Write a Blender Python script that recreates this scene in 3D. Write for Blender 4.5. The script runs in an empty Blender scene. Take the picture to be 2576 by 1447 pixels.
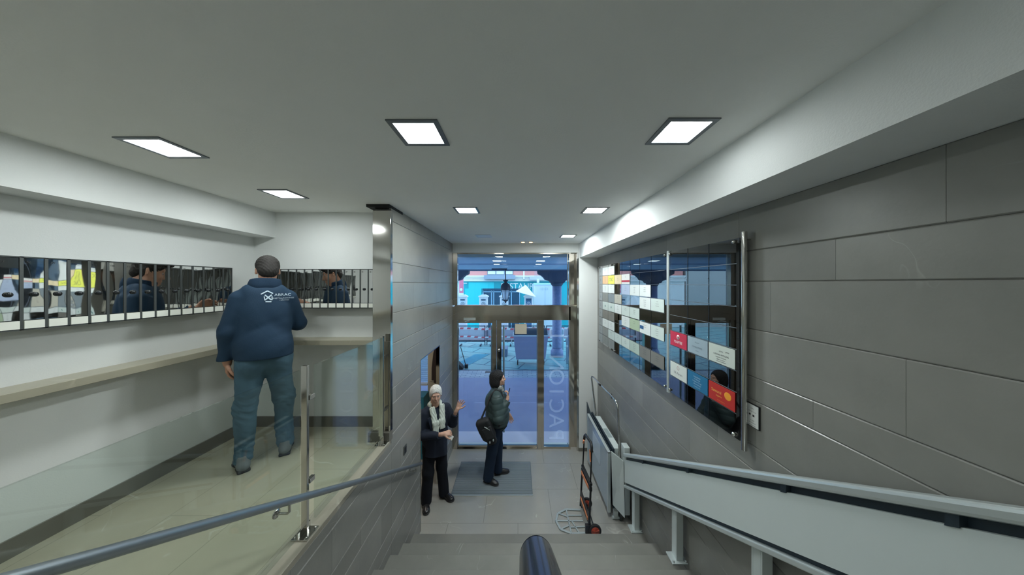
import bpy, math, random
import numpy as np
from mathutils import Vector, Matrix
from mathutils.bvhtree import BVHTree

S = bpy.context.scene
COL = S.collection
random.seed(7)

# ------------------------------------------------------------------ camera, world, exposure
CZ = 3.10                      # eye height above the entrance floor
F = 700.0                      # focal length in pixels of a 2576 px wide frame
cd = bpy.data.cameras.new('camera')
cam = bpy.data.objects.new('camera', cd)
COL.objects.link(cam)
cam.location = (0, 0, CZ)
cam.rotation_euler = (math.pi / 2, 0, 0)
cd.sensor_fit = 'HORIZONTAL'
cd.sensor_width = 36.0
cd.lens = 36.0 * F / 2576.0
cd.shift_x = -(1303 - 1288) / 2576.0
cd.shift_y = (714 - 723.5) / 2576.0
cd.clip_start = 0.02
cd.clip_end = 200
S.camera = cam

S.view_settings.view_transform = 'Standard'
S.view_settings.look = 'None'
S.view_settings.gamma = 1
S.view_settings.exposure = 0.16
S.view_settings.use_curve_mapping = False

w = bpy.data.worlds.new('overcast_sky')
S.world = w
w.use_nodes = True
bgn = w.node_tree.nodes['Background']
bgn.inputs[0].default_value = (0.46, 0.69, 1.0, 1)
bgn.inputs[1].default_value = 3.3
S.cycles.diffuse_bounces = 8
S.cycles.max_bounces = 14
S.cycles.transparent_max_bounces = 16
LED = 80.0                     # strength of the ceiling panels


def at(px, py, y):
    """Point at depth y metres seen at pixel (px, py) of the photograph."""
    return Vector(((px - 1303) / F * y, y, CZ - (py - 714) / F * y))


# ------------------------------------------------------------------ materials
def mat(name, col, rough=0.5, metal=0.0, emit=None, es=0.0, bump=0.0, bscale=40.0, var=0.0, vscale=6.0,
        alpha=None, spec=0.5, coat=0.0):
    m = bpy.data.materials.new(name)
    m.use_nodes = True
    nt = m.node_tree
    b = nt.nodes['Principled BSDF']
    b.inputs['Base Color'].default_value = (*col, 1)
    b.inputs['Roughness'].default_value = rough
    b.inputs['Metallic'].default_value = metal
    b.inputs['Specular IOR Level'].default_value = spec
    b.inputs['Coat Weight'].default_value = coat
    if emit:
        b.inputs['Emission Color'].default_value = (*emit, 1)
        b.inputs['Emission Strength'].default_value = es
    tc = None
    if bump or var:
        tc = nt.nodes.new('ShaderNodeTexCoord')
    if var:
        n = nt.nodes.new('ShaderNodeTexNoise')
        n.inputs['Scale'].default_value = vscale
        n.inputs['Detail'].default_value = 5
        nt.links.new(tc.outputs['Object'], n.inputs['Vector'])
        mx = nt.nodes.new('ShaderNodeMix')
        mx.data_type = 'RGBA'
        mx.inputs['A'].default_value = (*[c * (1 - var) for c in col], 1)
        mx.inputs['B'].default_value = (*[min(1, c * (1 + var)) for c in col], 1)
        nt.links.new(n.outputs['Fac'], mx.inputs['Factor'])
        nt.links.new(mx.outputs['Result'], b.inputs['Base Color'])
    if bump:
        n = nt.nodes.new('ShaderNodeTexNoise')
        n.inputs['Scale'].default_value = bscale
        n.inputs['Detail'].default_value = 3
        nt.links.new(tc.outputs['Object'], n.inputs['Vector'])
        bp = nt.nodes.new('ShaderNodeBump')
        bp.inputs['Strength'].default_value = bump
        bp.inputs['Distance'].default_value = 0.01
        nt.links.new(n.outputs['Fac'], bp.inputs['Height'])
        nt.links.new(bp.outputs['Normal'], b.inputs['Normal'])
    return m


def stone(name, c1, c2, vein, rough=0.35, scale=2.2, vein_amt=0.5, island=0.12, tile=None, grout=(0.2, 0.2, 0.19),
          rot=0.0, vein_w=0.012):
    m = bpy.data.materials.new(name)
    m.use_nodes = True
    nt = m.node_tree
    N, L = nt.nodes, nt.links
    b = N['Principled BSDF']
    b.inputs['Roughness'].default_value = rough
    tc = N.new('ShaderNodeTexCoord')
    mp = N.new('ShaderNodeMapping')
    mp.inputs['Rotation'].default_value = (0.3, 0.5, 0.4)
    L.new(tc.outputs['Object'], mp.inputs['Vector'])
    n1 = N.new('ShaderNodeTexNoise')
    n1.inputs['Scale'].default_value = scale
    n1.inputs['Detail'].default_value = 8
    n1.inputs['Roughness'].default_value = 0.62
    L.new(mp.outputs['Vector'], n1.inputs['Vector'])
    mx = N.new('ShaderNodeMix')
    mx.data_type = 'RGBA'
    mx.inputs['A'].default_value = (*c1, 1)
    mx.inputs['B'].default_value = (*c2, 1)
    L.new(n1.outputs['Fac'], mx.inputs['Factor'])
    # veins: a warped noise close to one level
    n2 = N.new('ShaderNodeTexNoise')
    n2.inputs['Scale'].default_value = 0.9
    n2.inputs['Detail'].default_value = 4
    n2.inputs['Distortion'].default_value = 1.1
    L.new(mp.outputs['Vector'], n2.inputs['Vector'])
    s1 = N.new('ShaderNodeMath'); s1.operation = 'SUBTRACT'; s1.inputs[1].default_value = 0.5
    L.new(n2.outputs['Fac'], s1.inputs[0])
    a1 = N.new('ShaderNodeMath'); a1.operation = 'ABSOLUTE'
    L.new(s1.outputs[0], a1.inputs[0])
    r1 = N.new('ShaderNodeMapRange')
    r1.inputs['From Min'].default_value = 0.0
    r1.inputs['From Max'].default_value = vein_w
    r1.inputs['To Min'].default_value = vein_amt
    r1.inputs['To Max'].default_value = 0.0
    L.new(a1.outputs[0], r1.inputs['Value'])
    n3 = N.new('ShaderNodeTexNoise')
    n3.inputs['Scale'].default_value = 3.1
    L.new(tc.outputs['Object'], n3.inputs['Vector'])
    r3 = N.new('ShaderNodeMapRange')
    r3.inputs['From Min'].default_value = 0.5
    r3.inputs['From Max'].default_value = 0.62
    L.new(n3.outputs['Fac'], r3.inputs['Value'])
    mu = N.new('ShaderNodeMath'); mu.operation = 'MULTIPLY'
    L.new(r1.outputs[0], mu.inputs[0]); L.new(r3.outputs[0], mu.inputs[1])
    mv = N.new('ShaderNodeMix'); mv.data_type = 'RGBA'
    mv.inputs['B'].default_value = (*vein, 1)
    L.new(mu.outputs[0], mv.inputs['Factor'])
    L.new(mx.outputs['Result'], mv.inputs['A'])
    out = mv.outputs['Result']
    if island:
        g = N.new('ShaderNodeNewGeometry')
        ri = N.new('ShaderNodeMapRange')
        ri.inputs['To Min'].default_value = 1 - island
        ri.inputs['To Max'].default_value = 1 + island
        L.new(g.outputs['Random Per Island'], ri.inputs['Value'])
        vm = N.new('ShaderNodeVectorMath'); vm.operation = 'SCALE'
        L.new(out, vm.inputs[0]); L.new(ri.outputs[0], vm.inputs['Scale'])
        out = vm.outputs[0]
    if tile:
        br = N.new('ShaderNodeTexBrick')
        m2 = N.new('ShaderNodeMapping')
        m2.inputs['Rotation'].default_value = (0, 0, rot)
        L.new(tc.outputs['Object'], m2.inputs['Vector'])
        L.new(m2.outputs['Vector'], br.inputs['Vector'])
        br.inputs['Scale'].default_value = 1.0
        br.inputs['Brick Width'].default_value = tile[0]
        br.inputs['Row Height'].default_value = tile[1]
        br.inputs['Mortar Size'].default_value = 0.0035
        br.inputs['Mortar Smooth'].default_value = 0.3
        mt = N.new('ShaderNodeMix'); mt.data_type = 'RGBA'
        mt.inputs['B'].default_value = (*grout, 1)
        L.new(br.outputs['Fac'], mt.inputs['Factor'])
        L.new(out, mt.inputs['A'])
        out = mt.outputs['Result']
    L.new(out, b.inputs['Base Color'])
    nb = N.new('ShaderNodeTexNoise'); nb.inputs['Scale'].default_value = 70
    L.new(tc.outputs['Object'], nb.inputs['Vector'])
    bp = N.new('ShaderNodeBump'); bp.inputs['Strength'].default_value = 0.08; bp.inputs['Distance'].default_value = 0.004
    L.new(nb.outputs['Fac'], bp.inputs['Height'])
    L.new(bp.outputs['Normal'], b.inputs['Normal'])
    return m


def glass(name, tint=(0.93, 0.97, 0.96), refl=1.0, ior=1.5):
    """Thin sheet glass: lets light straight through, reflects by Fresnel."""
    m = bpy.data.materials.new(name)
    m.use_nodes = True
    nt = m.node_tree
    N, L = nt.nodes, nt.links
    N.remove(N['Principled BSDF'])
    t = N.new('ShaderNodeBsdfTransparent'); t.inputs[0].default_value = (*tint, 1)
    g = N.new('ShaderNodeBsdfGlossy'); g.inputs['Roughness'].default_value = 0.0
    fr = N.new('ShaderNodeFresnel')
    ge = N.new('ShaderNodeNewGeometry')
    mi = N.new('ShaderNodeMapRange')          # the same Fresnel curve on both faces of the sheet
    mi.inputs['To Min'].default_value = ior
    mi.inputs['To Max'].default_value = 1 / ior
    L.new(ge.outputs['Backfacing'], mi.inputs['Value'])
    L.new(mi.outputs[0], fr.inputs[0])
    mu = N.new('ShaderNodeMath'); mu.operation = 'MULTIPLY'; mu.inputs[1].default_value = refl
    L.new(fr.outputs[0], mu.inputs[0])
    mx = N.new('ShaderNodeMixShader')
    L.new(mu.outputs[0], mx.inputs[0]); L.new(t.outputs[0], mx.inputs[1]); L.new(g.outputs[0], mx.inputs[2])
    L.new(mx.outputs[0], N['Material Output'].inputs['Surface'])
    return m


M = {
    'paint': mat('white_wall_paint', (0.78, 0.80, 0.79), 0.7, bump=0.12, bscale=160, var=0.02),
    'ceil': mat('ceiling_paint', (0.86, 0.87, 0.84), 0.75, bump=0.1, bscale=120, var=0.02),
    'steel': mat('polished_steel', (0.62, 0.61, 0.58), 0.09, 1.0, bump=0.02, bscale=5),
    'steel_dark': mat('brown_tinted_polished_steel', (0.64, 0.58, 0.50), 0.10, 1.0, bump=0.03, bscale=4),
    'mirror': mat('mirror_steel_wavy', (0.66, 0.67, 0.66), 0.03, 1.0, bump=0.015, bscale=9),
    'brushed': mat('brushed_steel', (0.34, 0.38, 0.40), 0.33, 0.8),
    'recess_shade': mat('painted_recess_shade', (0.015, 0.015, 0.015), 0.8),
    'darkgrey': mat('dark_grey_metal', (0.09, 0.10, 0.10), 0.4, 0.4),
    'black': mat('black_plastic', (0.012, 0.012, 0.014), 0.4),
    'blackgloss': mat('black_gloss', (0.035, 0.04, 0.045), 0.24, 0.5, coat=0.15),
    'rubber': mat('black_rubber', (0.018, 0.018, 0.02), 0.7),
    'white': mat('white_card', (0.80, 0.82, 0.80), 0.6),
    'plate': mat('cream_name_plate', (0.93, 0.94, 0.86), 0.5),
    'lift': mat('light_grey_powder_coat', (0.60, 0.66, 0.65), 0.38, var=0.02),
    'lift_alu': mat('satin_aluminium', (0.62, 0.68, 0.68), 0.3, 0.5),
    'lift_blue': mat('blue_grey_sheet', (0.42, 0.50, 0.56), 0.22, 0.35, var=0.04),
    'lift_dark': mat('dark_blue_gap', (0.02, 0.035, 0.05), 0.5),
    'stoneW': stone('grey_brown_stone_slabs', (0.165, 0.168, 0.155), (0.30, 0.295, 0.27), (0.5, 0.49, 0.45), 0.30, vein_w=0.0022, vein_amt=0.25),
    'stoneF': stone('grey_floor_marble', (0.30, 0.295, 0.27), (0.40, 0.39, 0.36), (0.55, 0.54, 0.5), 0.20, tile=(0.9, 0.6),
                    island=0, grout=(0.22, 0.22, 0.2), vein_w=0.003, vein_amt=0.55),
    'stoneP': stone('olive_platform_marble', (0.37, 0.345, 0.265), (0.50, 0.465, 0.36), (0.6, 0.58, 0.5), 0.17, tile=(0.9, 0.45),
                    island=0, grout=(0.34, 0.32, 0.25), rot=math.pi / 2, vein_w=0.005, vein_amt=0.6),
    'stoneS': stone('grey_stair_stone', (0.16, 0.16, 0.145), (0.26, 0.255, 0.23), (0.5, 0.5, 0.46), 0.42, island=0.10, vein_w=0.002),
    'pale_floor': stone('pale_vestibule_tile', (0.5, 0.46, 0.42), (0.62, 0.58, 0.53), (0.7, 0.68, 0.64), 0.3, tile=(0.4, 0.4), island=0,
                        grout=(0.12, 0.12, 0.12)),
    'coping': stone('beige_coping_stone', (0.27, 0.25, 0.20), (0.38, 0.35, 0.28), (0.5, 0.48, 0.42), 0.4, island=0),
    'shelf': stone('beige_shelf_stone', (0.36, 0.34, 0.26), (0.46, 0.43, 0.33), (0.6, 0.56, 0.44), 0.35, island=0),
    'base': stone('dark_brown_skirting', (0.13, 0.125, 0.105), (0.19, 0.18, 0.155), (0.2, 0.2, 0.2), 0.35, island=0),
    'glass': glass('clear_glass'),
    'glass_rail': glass('green_tinted_glass', (0.92, 0.955, 0.935), 1.0),
    'glass_sign': glass('directory_glass', (0.45, 0.46, 0.46), 2.2, 1.9),
    'led': mat('led_diffuser', (0.9, 0.95, 1.0), 0.5, emit=(0.93, 1.0, 0.99), es=LED * 2.2),
    'led_dim': mat('led_diffuser_dim', (0.9, 0.95, 1.0), 0.5, emit=(0.93, 1.0, 0.99), es=LED * 0.24),
    'led_side': mat('led_diffuser_side', (0.9, 0.95, 1.0), 0.5, emit=(0.93, 1.0, 0.99), es=LED * 0.66),
    'led_rear': mat('led_diffuser_rear', (0.9, 0.95, 1.0), 0.5, emit=(0.93, 1.0, 0.99), es=LED * 0.08),
    'frame_led': mat('grey_downlight_frame', (0.16, 0.18, 0.20), 0.4, 0.3),
    'off': mat('unlit_diffuser', (0.6, 0.7, 0.8), 0.3),
    'mat': None,
}


# ------------------------------------------------------------------ mesh builder
class MB:
    def __init__(s):
        s.v, s.f, s.smooth = [], [], []

    def add(s, vs, fs, smooth=False):
        o = len(s.v)
        s.v += [tuple(p) for p in vs]
        s.f += [tuple(i + o for i in f) for f in fs]
        s.smooth += [smooth] * len(fs)
        return s

    def box(s, x0, x1, y0, y1, z0, z1):
        x0, x1 = sorted((x0, x1)); y0, y1 = sorted((y0, y1)); z0, z1 = sorted((z0, z1))
        v = [(x0, y0, z0), (x1, y0, z0), (x1, y1, z0), (x0, y1, z0), (x0, y0, z1), (x1, y0, z1), (x1, y1, z1), (x0, y1, z1)]
        return s.hexa(v)

    def hexa(s, v):
        return s.add(v, [(3, 2, 1, 0), (4, 5, 6, 7), (0, 1, 5, 4), (1, 2, 6, 5), (2, 3, 7, 6), (3, 0, 4, 7)])

    def prism(s, poly, d):
        """poly: list of Vectors (planar), d: extrusion vector."""
        poly = [Vector(p) for p in poly]
        d = Vector(d)
        n = len(poly)
        nrm = Vector()
        for i in range(n):
            nrm += poly[i].cross(poly[(i + 1) % n])
        if nrm.dot(d) > 0:
            poly = poly[::-1]
        v = poly + [p + d for p in poly]
        f = [tuple(range(n)), tuple(range(2 * n - 1, n - 1, -1))]
        for i in range(n):
            j = (i + 1) % n
            f.append((i, i + n, j + n, j))
        return s.add(v, f)

    def tube(s, pts, r, seg=12, caps=True, closed=False):
        pts = [Vector(p) for p in pts]
        n = len(pts)
        rs = r if isinstance(r, (list, tuple)) else [r] * n
        ring = []
        prev = None
        for i, p in enumerate(pts):
            if closed:
                t = (pts[(i + 1) % n] - pts[i - 1]).normalized()
            else:
                t = (pts[min(i + 1, n - 1)] - pts[max(i - 1, 0)]).normalized()
            if prev is None:
                a = Vector((0, 0, 1)) if abs(t.z) < 0.9 else Vector((1, 0, 0))
                u = t.cross(a).normalized()
            else:
                u = (prev - t * prev.dot(t)).normalized()
            prev = u
            w_ = t.cross(u)
            ring.append([p + (u * math.cos(2 * math.pi * k / seg) + w_ * math.sin(2 * math.pi * k / seg)) * rs[i] for k in range(seg)])
        v = [q for r_ in ring for q in r_]
        f = []
        m = n if closed else n - 1
        for i in range(m):
            for k in range(seg):
                a, b_ = i * seg + k, i * seg + (k + 1) % seg
                c, d = ((i + 1) % n) * seg + (k + 1) % seg, ((i + 1) % n) * seg + k
                f.append((a, b_, c, d))
        s.add(v, f, True)
        if caps and not closed:
            s.add(ring[0], [tuple(range(seg))[::-1]])
            s.add(ring[-1], [tuple(range(seg))])
        return s

    def lathe(s, prof, c, axis=(0, 0, 1), seg=20):
        """prof: list of (radius, height) along axis from c."""
        ax = Vector(axis).normalized()
        a = Vector((0, 0, 1)) if abs(ax.z) < 0.9 else Vector((1, 0, 0))
        u = ax.cross(a).normalized()
        w_ = ax.cross(u)
        c = Vector(c)
        v, f = [], []
        for r, h in prof:
            for k in range(seg):
                t = 2 * math.pi * k / seg
                v.append(c + ax * h + (u * math.cos(t) + w_ * math.sin(t)) * max(r, 1e-4))
        for i in range(len(prof) - 1):
            for k in range(seg):
                f.append((i * seg + k, i * seg + (k + 1) % seg, (i + 1) * seg + (k + 1) % seg, (i + 1) * seg + k))
        f.append(tuple(range(seg))[::-1])
        f.append(tuple(range((len(prof) - 1) * seg, len(prof) * seg)))
        return s.add(v, f, True)

    def sphere(s, c, r, seg=16, rings=10):
        c = Vector(c)
        rr = r if isinstance(r, (tuple, list)) else (r, r, r)
        v, f = [], []
        for i in range(rings + 1):
            ph = math.pi * i / rings
            for k in range(seg):
                t = 2 * math.pi * k / seg
                v.append((c.x + rr[0] * max(math.sin(ph), 1e-3) * math.cos(t), c.y + rr[1] * max(math.sin(ph), 1e-3) * math.sin(t), c.z - rr[2] * math.cos(ph)))
        for i in range(rings):
            for k in range(seg):
                f.append((i * seg + k, i * seg + (k + 1) % seg, (i + 1) * seg + (k + 1) % seg, (i + 1) * seg + k))
        return s.add(v, f, True)

    def text(s, txt, size, origin, right, up, depth=0.001, align='CENTER', width=None):
        vs, fs = text_mesh(txt, size, align)
        if not vs:
            return s
        r, u, o = Vector(right).normalized(), Vector(up).normalized(), Vector(origin)
        if width:
            xs = [p[0] for p in vs]
            k = width / (max(xs) - min(xs))
            vs = [(p[0] * k, p[1]) for p in vs]
        n = r.cross(u)
        s.add([o + r * p[0] + u * p[1] + n * depth for p in vs], fs)
        return s

    def build(s, name, m, parent=None, bevel=0.0, label=None, cat=None, group=None, kind=None, origin=None):
        me = bpy.data.meshes.new(name)
        if parent is not None:
            base = Vector(parent.get('_b', (0, 0, 0)))
        elif origin is not None:
            base = Vector(origin)
        else:
            a = np.array(s.v)
            lo, hi = a.min(0), a.max(0)
            base = Vector(((lo[0] + hi[0]) / 2, (lo[1] + hi[1]) / 2, lo[2]))
        me.from_pydata([tuple(Vector(p) - base) for p in s.v], [], s.f)
        me.polygons.foreach_set('use_smooth', s.smooth)
        me.update()
        o = bpy.data.objects.new(name, me)
        COL.objects.link(o)
        ms = m if isinstance(m, (list, tuple)) else [m]
        for x in ms:
            me.materials.append(x)
        if parent is not None:
            o.parent = parent
            o['_b'] = tuple(base)
        else:
            o.location = base
            o['_b'] = tuple(base)
        if bevel:
            b = o.modifiers.new('bevel', 'BEVEL')
            b.width = bevel
            b.segments = 2
            b.limit_method = 'ANGLE'
        tag(o, label, cat, group, kind)
        return o


_tc = {}


def text_mesh(txt, size, align='CENTER'):
    key = (txt, size, align)
    if key in _tc:
        return _tc[key]
    cu = bpy.data.curves.new('t', 'FONT')
    cu.body = txt
    cu.size = size
    cu.align_x = align
    cu.align_y = 'CENTER'
    cu.resolution_u = 5 if size > 0.2 else 2
    ob = bpy.data.objects.new('t', cu)
    COL.objects.link(ob)
    dg = bpy.context.evaluated_depsgraph_get()
    me = ob.evaluated_get(dg).to_mesh()
    vs = [(v.co.x, v.co.y) for v in me.vertices]
    fs = [tuple(p.vertices) for p in me.polygons]
    bpy.data.objects.remove(ob)
    bpy.data.curves.remove(cu)
    _tc[key] = (vs, fs)
    return vs, fs


def tag(o, label=None, cat=None, group=None, kind=None):
    if label: o['label'] = label
    if cat: o['category'] = cat
    if group: o['group'] = group
    if kind: o['kind'] = kind
    return o


def thing(name, loc, label, cat, group=None, kind=None):
    o = bpy.data.objects.new(name, None)
    COL.objects.link(o)
    o.empty_display_size = 0.05
    o.location = loc
    o['_b'] = tuple(loc)
    return tag(o, label, cat, group, kind)


def copy_tree(o, delta, label=None, parent=None):
    c = o.copy()
    COL.objects.link(c)
    c.parent = parent
    if parent is None:
        c.location = o.location + Vector(delta)
        c['_b'] = tuple(c.location)
        if label:
            c['label'] = label
    for ch in o.children:
        copy_tree(ch, delta, None, c)
    return c


def struct(name, mb, m, bevel=0.0, label=None):
    return mb.build(name, m, bevel=bevel, kind='structure', label=label, origin=(0, 0, 0))


NUM = ['first', 'second', 'third', 'fourth', 'fifth', 'sixth', 'seventh', 'eighth', 'ninth', 'tenth', 'eleventh', 'twelfth',
       'thirteenth', 'fourteenth', 'fifteenth', 'sixteenth', 'seventeenth', 'eighteenth', 'nineteenth', 'twentieth']

# ------------------------------------------------------------------ room dimensions (metres)
XR, XB = 1.474, 1.14           # stone wall face, face of the boxed beam
XL = -1.218                    # stone face left of the stairs
XM, XMB = -2.78, -2.555        # mailbox wall, its boxed beam
ZC, ZB = 3.85, 3.583           # ceiling, underside of beams
YB, YD = 2.93, 5.19            # end wall of the platform, entrance wall
ZP = 1.60                      # platform floor
REAR = -3.2
OY0, OY1, OZ = 3.48, 4.31, 2.145   # doorway in the left stone wall
ZJ = [0, 0.16, 0.31, 0.605, 0.755, 1.05, 1.20, 1.49, 1.64, 1.933, 2.083, 2.37, 2.515, 2.813, 3.113, 3.309, 3.706, 3.85]


def slab(mb, x, nx, y0, y1, z0, z1, t=0.02, c=0.005, g=0.0006):
    """One stone slab with chamfered front edges on a wall whose face is at x and looks along nx."""
    y0 += g; y1 -= g; z0 += g; z1 -= g
    if y1 - y0 < 3 * c or z1 - z0 < 3 * c:
        return
    xb, xm = x - nx * t, x - nx * c
    v = []
    for xx, k in ((xb, 0), (xm, 0), (x, c)):
        j = 0.0
        v += [(xx, y0 + j, z0 + k), (xx, y1 - j, z0 + k), (xx, y1 - j, z1 - k), (xx, y0 + j, z1 - k)]
    f = []
    for i in (0, 4):
        for k in range(4):
            a, b = i + k, i + (k + 1) % 4
            q = (a, b, b + 4, a + 4)
            f.append(q if nx > 0 else q[::-1])
    q = (8, 9, 10, 11)
    f.append(q if nx > 0 else q[::-1])
    mb.add(v, f)


def clad(mb, x, nx, y0, y1, z0, z1, L=0.9, seed=0, hole=None):
    for r in range(len(ZJ) - 1):
        a, b = max(ZJ[r], z0), min(ZJ[r + 1], z1)
        if b - a < 0.01:
            continue
        off = (r * 0.37 + seed) % 1.0 * L
        y = y0 - off
        while y < y1:
            s0, s1 = max(y, y0), min(y + L, y1)
            y += L
            if s1 - s0 < 0.02:
                continue
            if hole:
                h0, h1, hz = hole
                if a < hz - 0.001 and s1 > h0 and s0 < h1:
                    zt = min(b, hz)
                    if s0 < h0: slab(mb, x, nx, s0, h0, a, zt)
                    if s1 > h1: slab(mb, x, nx, h1, s1, a, zt)
                    if b > hz + 0.01: slab(mb, x, nx, s0, s1, hz, b)
                    continue
            slab(mb, x, nx, s0, s1, a, b)


# ------------------------------------------------------------------ floors, stairs
mb = MB().box(XL - 0.17, XR + 0.15, 3.26, 5.42, -0.12, 0)
struct('floor', mb, M['stoneF'])
struct('floor', MB().box(XM - 0.1, XL - 0.17, 3.0, 5.3, -0.12, 0.0), M['pale_floor'])
R_, T_, N1 = 0.17, 0.302, 3.261
mb = MB()
for k in range(1, 9):
    y1 = N1 - T_ * (k - 1)
    y0 = y1 - T_
    mb.box(XL - 0.004, XR + 0.01, y0 + 0.006, y1, R_ * k - 0.03, R_ * k)                  # tread
    mb.box(XL - 0.004, XR + 0.01, y0 - 0.1, y1 - 0.012, max(0.0, R_ * (k - 2)), R_ * k - 0.03)  # riser and body
struct('staircase', mb, M['stoneS'], bevel=0.003)
yt = N1 - T_ * 8
ZU = R_ * 9
mb = MB().box(XL, XR + 0.01, REAR, yt, ZU - 0.03, ZU).box(XL, XR + 0.01, REAR, yt - 0.012, ZU - 0.2, ZU - 0.03)
struct('floor_upper', mb, M['stoneS'])
struct('floor_platform', MB().box(XM - 0.1, -1.334, REAR, YB + 0.12, ZP - 0.15, ZP), M['stoneP'])
mb = MB().box(-1.336, XL + 0.003, REAR, 2.66, ZP - 0.03, ZP + 0.006).box(-1.338, -1.322, REAR, 2.66, ZP, ZP + 0.008)
struct('trim_coping', mb, M['coping'], bevel=0.003)

# ------------------------------------------------------------------ walls
mb = MB().box(XM - 0.15, XM, REAR, YB + 0.12, ZP, ZC + 0.1)
struct('wall_mailboxes', mb, M['paint'])
struct('wall_platform_end', MB().box(XM, XL - 0.165, YB, YB + 0.12, ZP, ZC), M['paint'])
struct('wall_rear', MB().box(XM - 0.15, XR + 0.15, REAR - 0.15, REAR, ZU - 0.2, ZC + 0.1), M['paint'])
mb = MB()
mb.box(-1.33, XL - 0.02, REAR, 2.68, 0, ZP - 0.03)
mb.box(-1.385, XL - 0.02, 2.70, OY0 - 0.1, 0, ZC).box(-1.265, XL - 0.02, OY0 - 0.1, OY0, 0, ZC).box(-1.265, XL - 0.02, OY1, 5.19, 0, ZC).box(-1.265, XL - 0.02, OY0, OY1, OZ, ZC)
clad(mb, XL, 1, REAR, 2.675, 0, ZP - 0.03, seed=0.2)
clad(mb, XL, 1, 2.675, 5.19, 0, ZC, seed=0.55, hole=(OY0, OY1, OZ))
struct('wall_stair_left', mb, M['stoneW'])
mb = MB().box(XR + 0.02, XR + 0.15, REAR, 5.3, 0, ZB)
clad(mb, XR, -1, REAR, 5.155, 0, ZB, seed=0.83)
struct('wall_right', mb, M['stoneW'])
struct('ceiling', MB().box(XM - 0.15, XR + 0.15, REAR - 0.15, 5.34, ZC, ZC + 0.12), M['ceil'])
struct('trim_beam_right', MB().box(XB, XR + 0.15, REAR, 5.155, ZB, ZC), M['paint'])
struct('trim_beam_left', MB().box(XM, XMB, REAR, YB, ZB + 0.002, ZC), M['paint'])
# entrance wall: white pier, header, outer wall
mb = MB().box(1.128, XR, 5.155, 5.34, 0, ZC)
mb.box(XR, 6.5, 5.30, 5.5, -0.1, 4.6)
mb.box(-1.26, 1.128, 5.19, 5.34, 3.68, ZC)
mb.box(-7.5, -2.12, 5.30, 5.5, -0.1, 4.6).box(-1.72, -1.26, 5.30, 5.5, -0.1, 4.6)
mb.box(-2.12, -1.72, 5.30, 5.5, -0.1, 0.9).box(-2.12, -1.72, 5.30, 5.5, 2.05, 4.6)
mb.box(-1.26, 1.2, 5.34, 5.5, 3.68, 4.6)
struct('wall_entrance', mb, M['paint'])
# vestibule behind the doorway
mb = MB().box(-2.9, -2.8, 3.05, 5.3, 0, 2.6).box(-2.9, -1.385, 2.98, 3.05, 0, 2.6).box(-2.9, -1.385, 3.05, 5.3, 2.5, 2.6)
cream = mat('cream_wall_paint', (0.62, 0.56, 0.43), 0.7)
struct('wall_vestibule', mb, cream)
mb = MB().box(-1.70, -1.30, 5.27, 5.299, 0, 2.4).box(-1.66, -1.34, 5.255, 5.27, 1.25, 2.2).box(-1.66, -1.34, 5.255, 5.27, 0.1, 1.15)
struct('door_1', mb, cream, bevel=0.004)
# skirting
mb = MB().box(XM, XM + 0.012, REAR, YB, ZP, ZP + 0.106)
struct('baseboard_left', mb, M['base'])
struct('baseboard_end', MB().box(XM + 0.012, -1.39, YB - 0.012, YB, ZP, ZP + 0.106), M['base'])
mb = MB().box(1.12, XR, 5.143, 5.155, 0, 0.06)
struct('baseboard_entrance', mb, M['base'])

# steel-clad pier at the end of the stone wall
mb = MB().box(-1.387, XL + 0.002, 2.655, 2.70, ZP + 0.09, 3.80)
mb.box(-1.30, XL + 0.004, 2.648, 2.656, ZP + 0.09, 2.55)
o = struct('trim_steel_pier', mb, M['steel'], bevel=0.002)
struct('trim_pier_foot', MB().box(-1.42, XL + 0.002, 2.63, 2.70, ZP, ZP + 0.088), M['base'])
struct('trim_painted_recess', MB().box(-1.43, XL + 0.006, 2.62, 2.93, ZC - 0.025, ZC - 0.001), M['recess_shade'])  # solid near-black slab, its colour stands in for the shade of a ceiling recess
mb = MB().tube([(-1.262, 2.635, ZP + 0.3), (-1.262, 2.635, 2.62)], 0.012)
# edge strips of the doorway
mb = MB().box(-1.267, XL + 0.004, OY0 - 0.006, OY0 + 0.006, 0, OZ).box(-1.267, XL + 0.004, OY1 - 0.006, OY1 + 0.006, 0, OZ)
mb.box(-1.267, XL + 0.004, OY0, OY1, OZ - 0.006, OZ + 0.006)
struct('trim_doorway', mb, M['steel'])

# shelf along the mailbox wall and the end wall
mb = MB().box(XM, -2.60, REAR, YB, 2.491, 2.54).box(-2.60, -1.40, 2.75, YB, 2.491, 2.54)
mb.build('wall_shelf', M['shelf'], bevel=0.003, label='long beige stone shelf running below the mailboxes and round the corner', cat='shelf', origin=(-2.6, 2.75, 2.49))

# ------------------------------------------------------------------ ceiling lights
def ceiling_light(x, y, label, lit=True, s=0.237, k='led'):
    t = thing('ceiling_light', (x, y, ZC), label, 'ceiling light', 'square ceiling lights')
    h = s / 2
    d = 0.095 * s / 0.237
    fr = MB()
    fr.box(x - h, x + h, y - h, y - d, ZC - 0.006, ZC + 0.0).box(x - h, x + h, y + d, y + h, ZC - 0.006, ZC + 0.0)
    fr.box(x - h, x - d, y - d, y + d, ZC - 0.006, ZC + 0.0).box(x + d, x + h, y - d, y + d, ZC - 0.006, ZC + 0.0)
    fr.build('frame', M['frame_led'] if lit else M['off'], t)
    MB().box(x - d, x + d, y - d, y + d, ZC - 0.003, ZC + 0.0).build('diffuser', M[k] if lit else M['off'], t)
    return t


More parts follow.
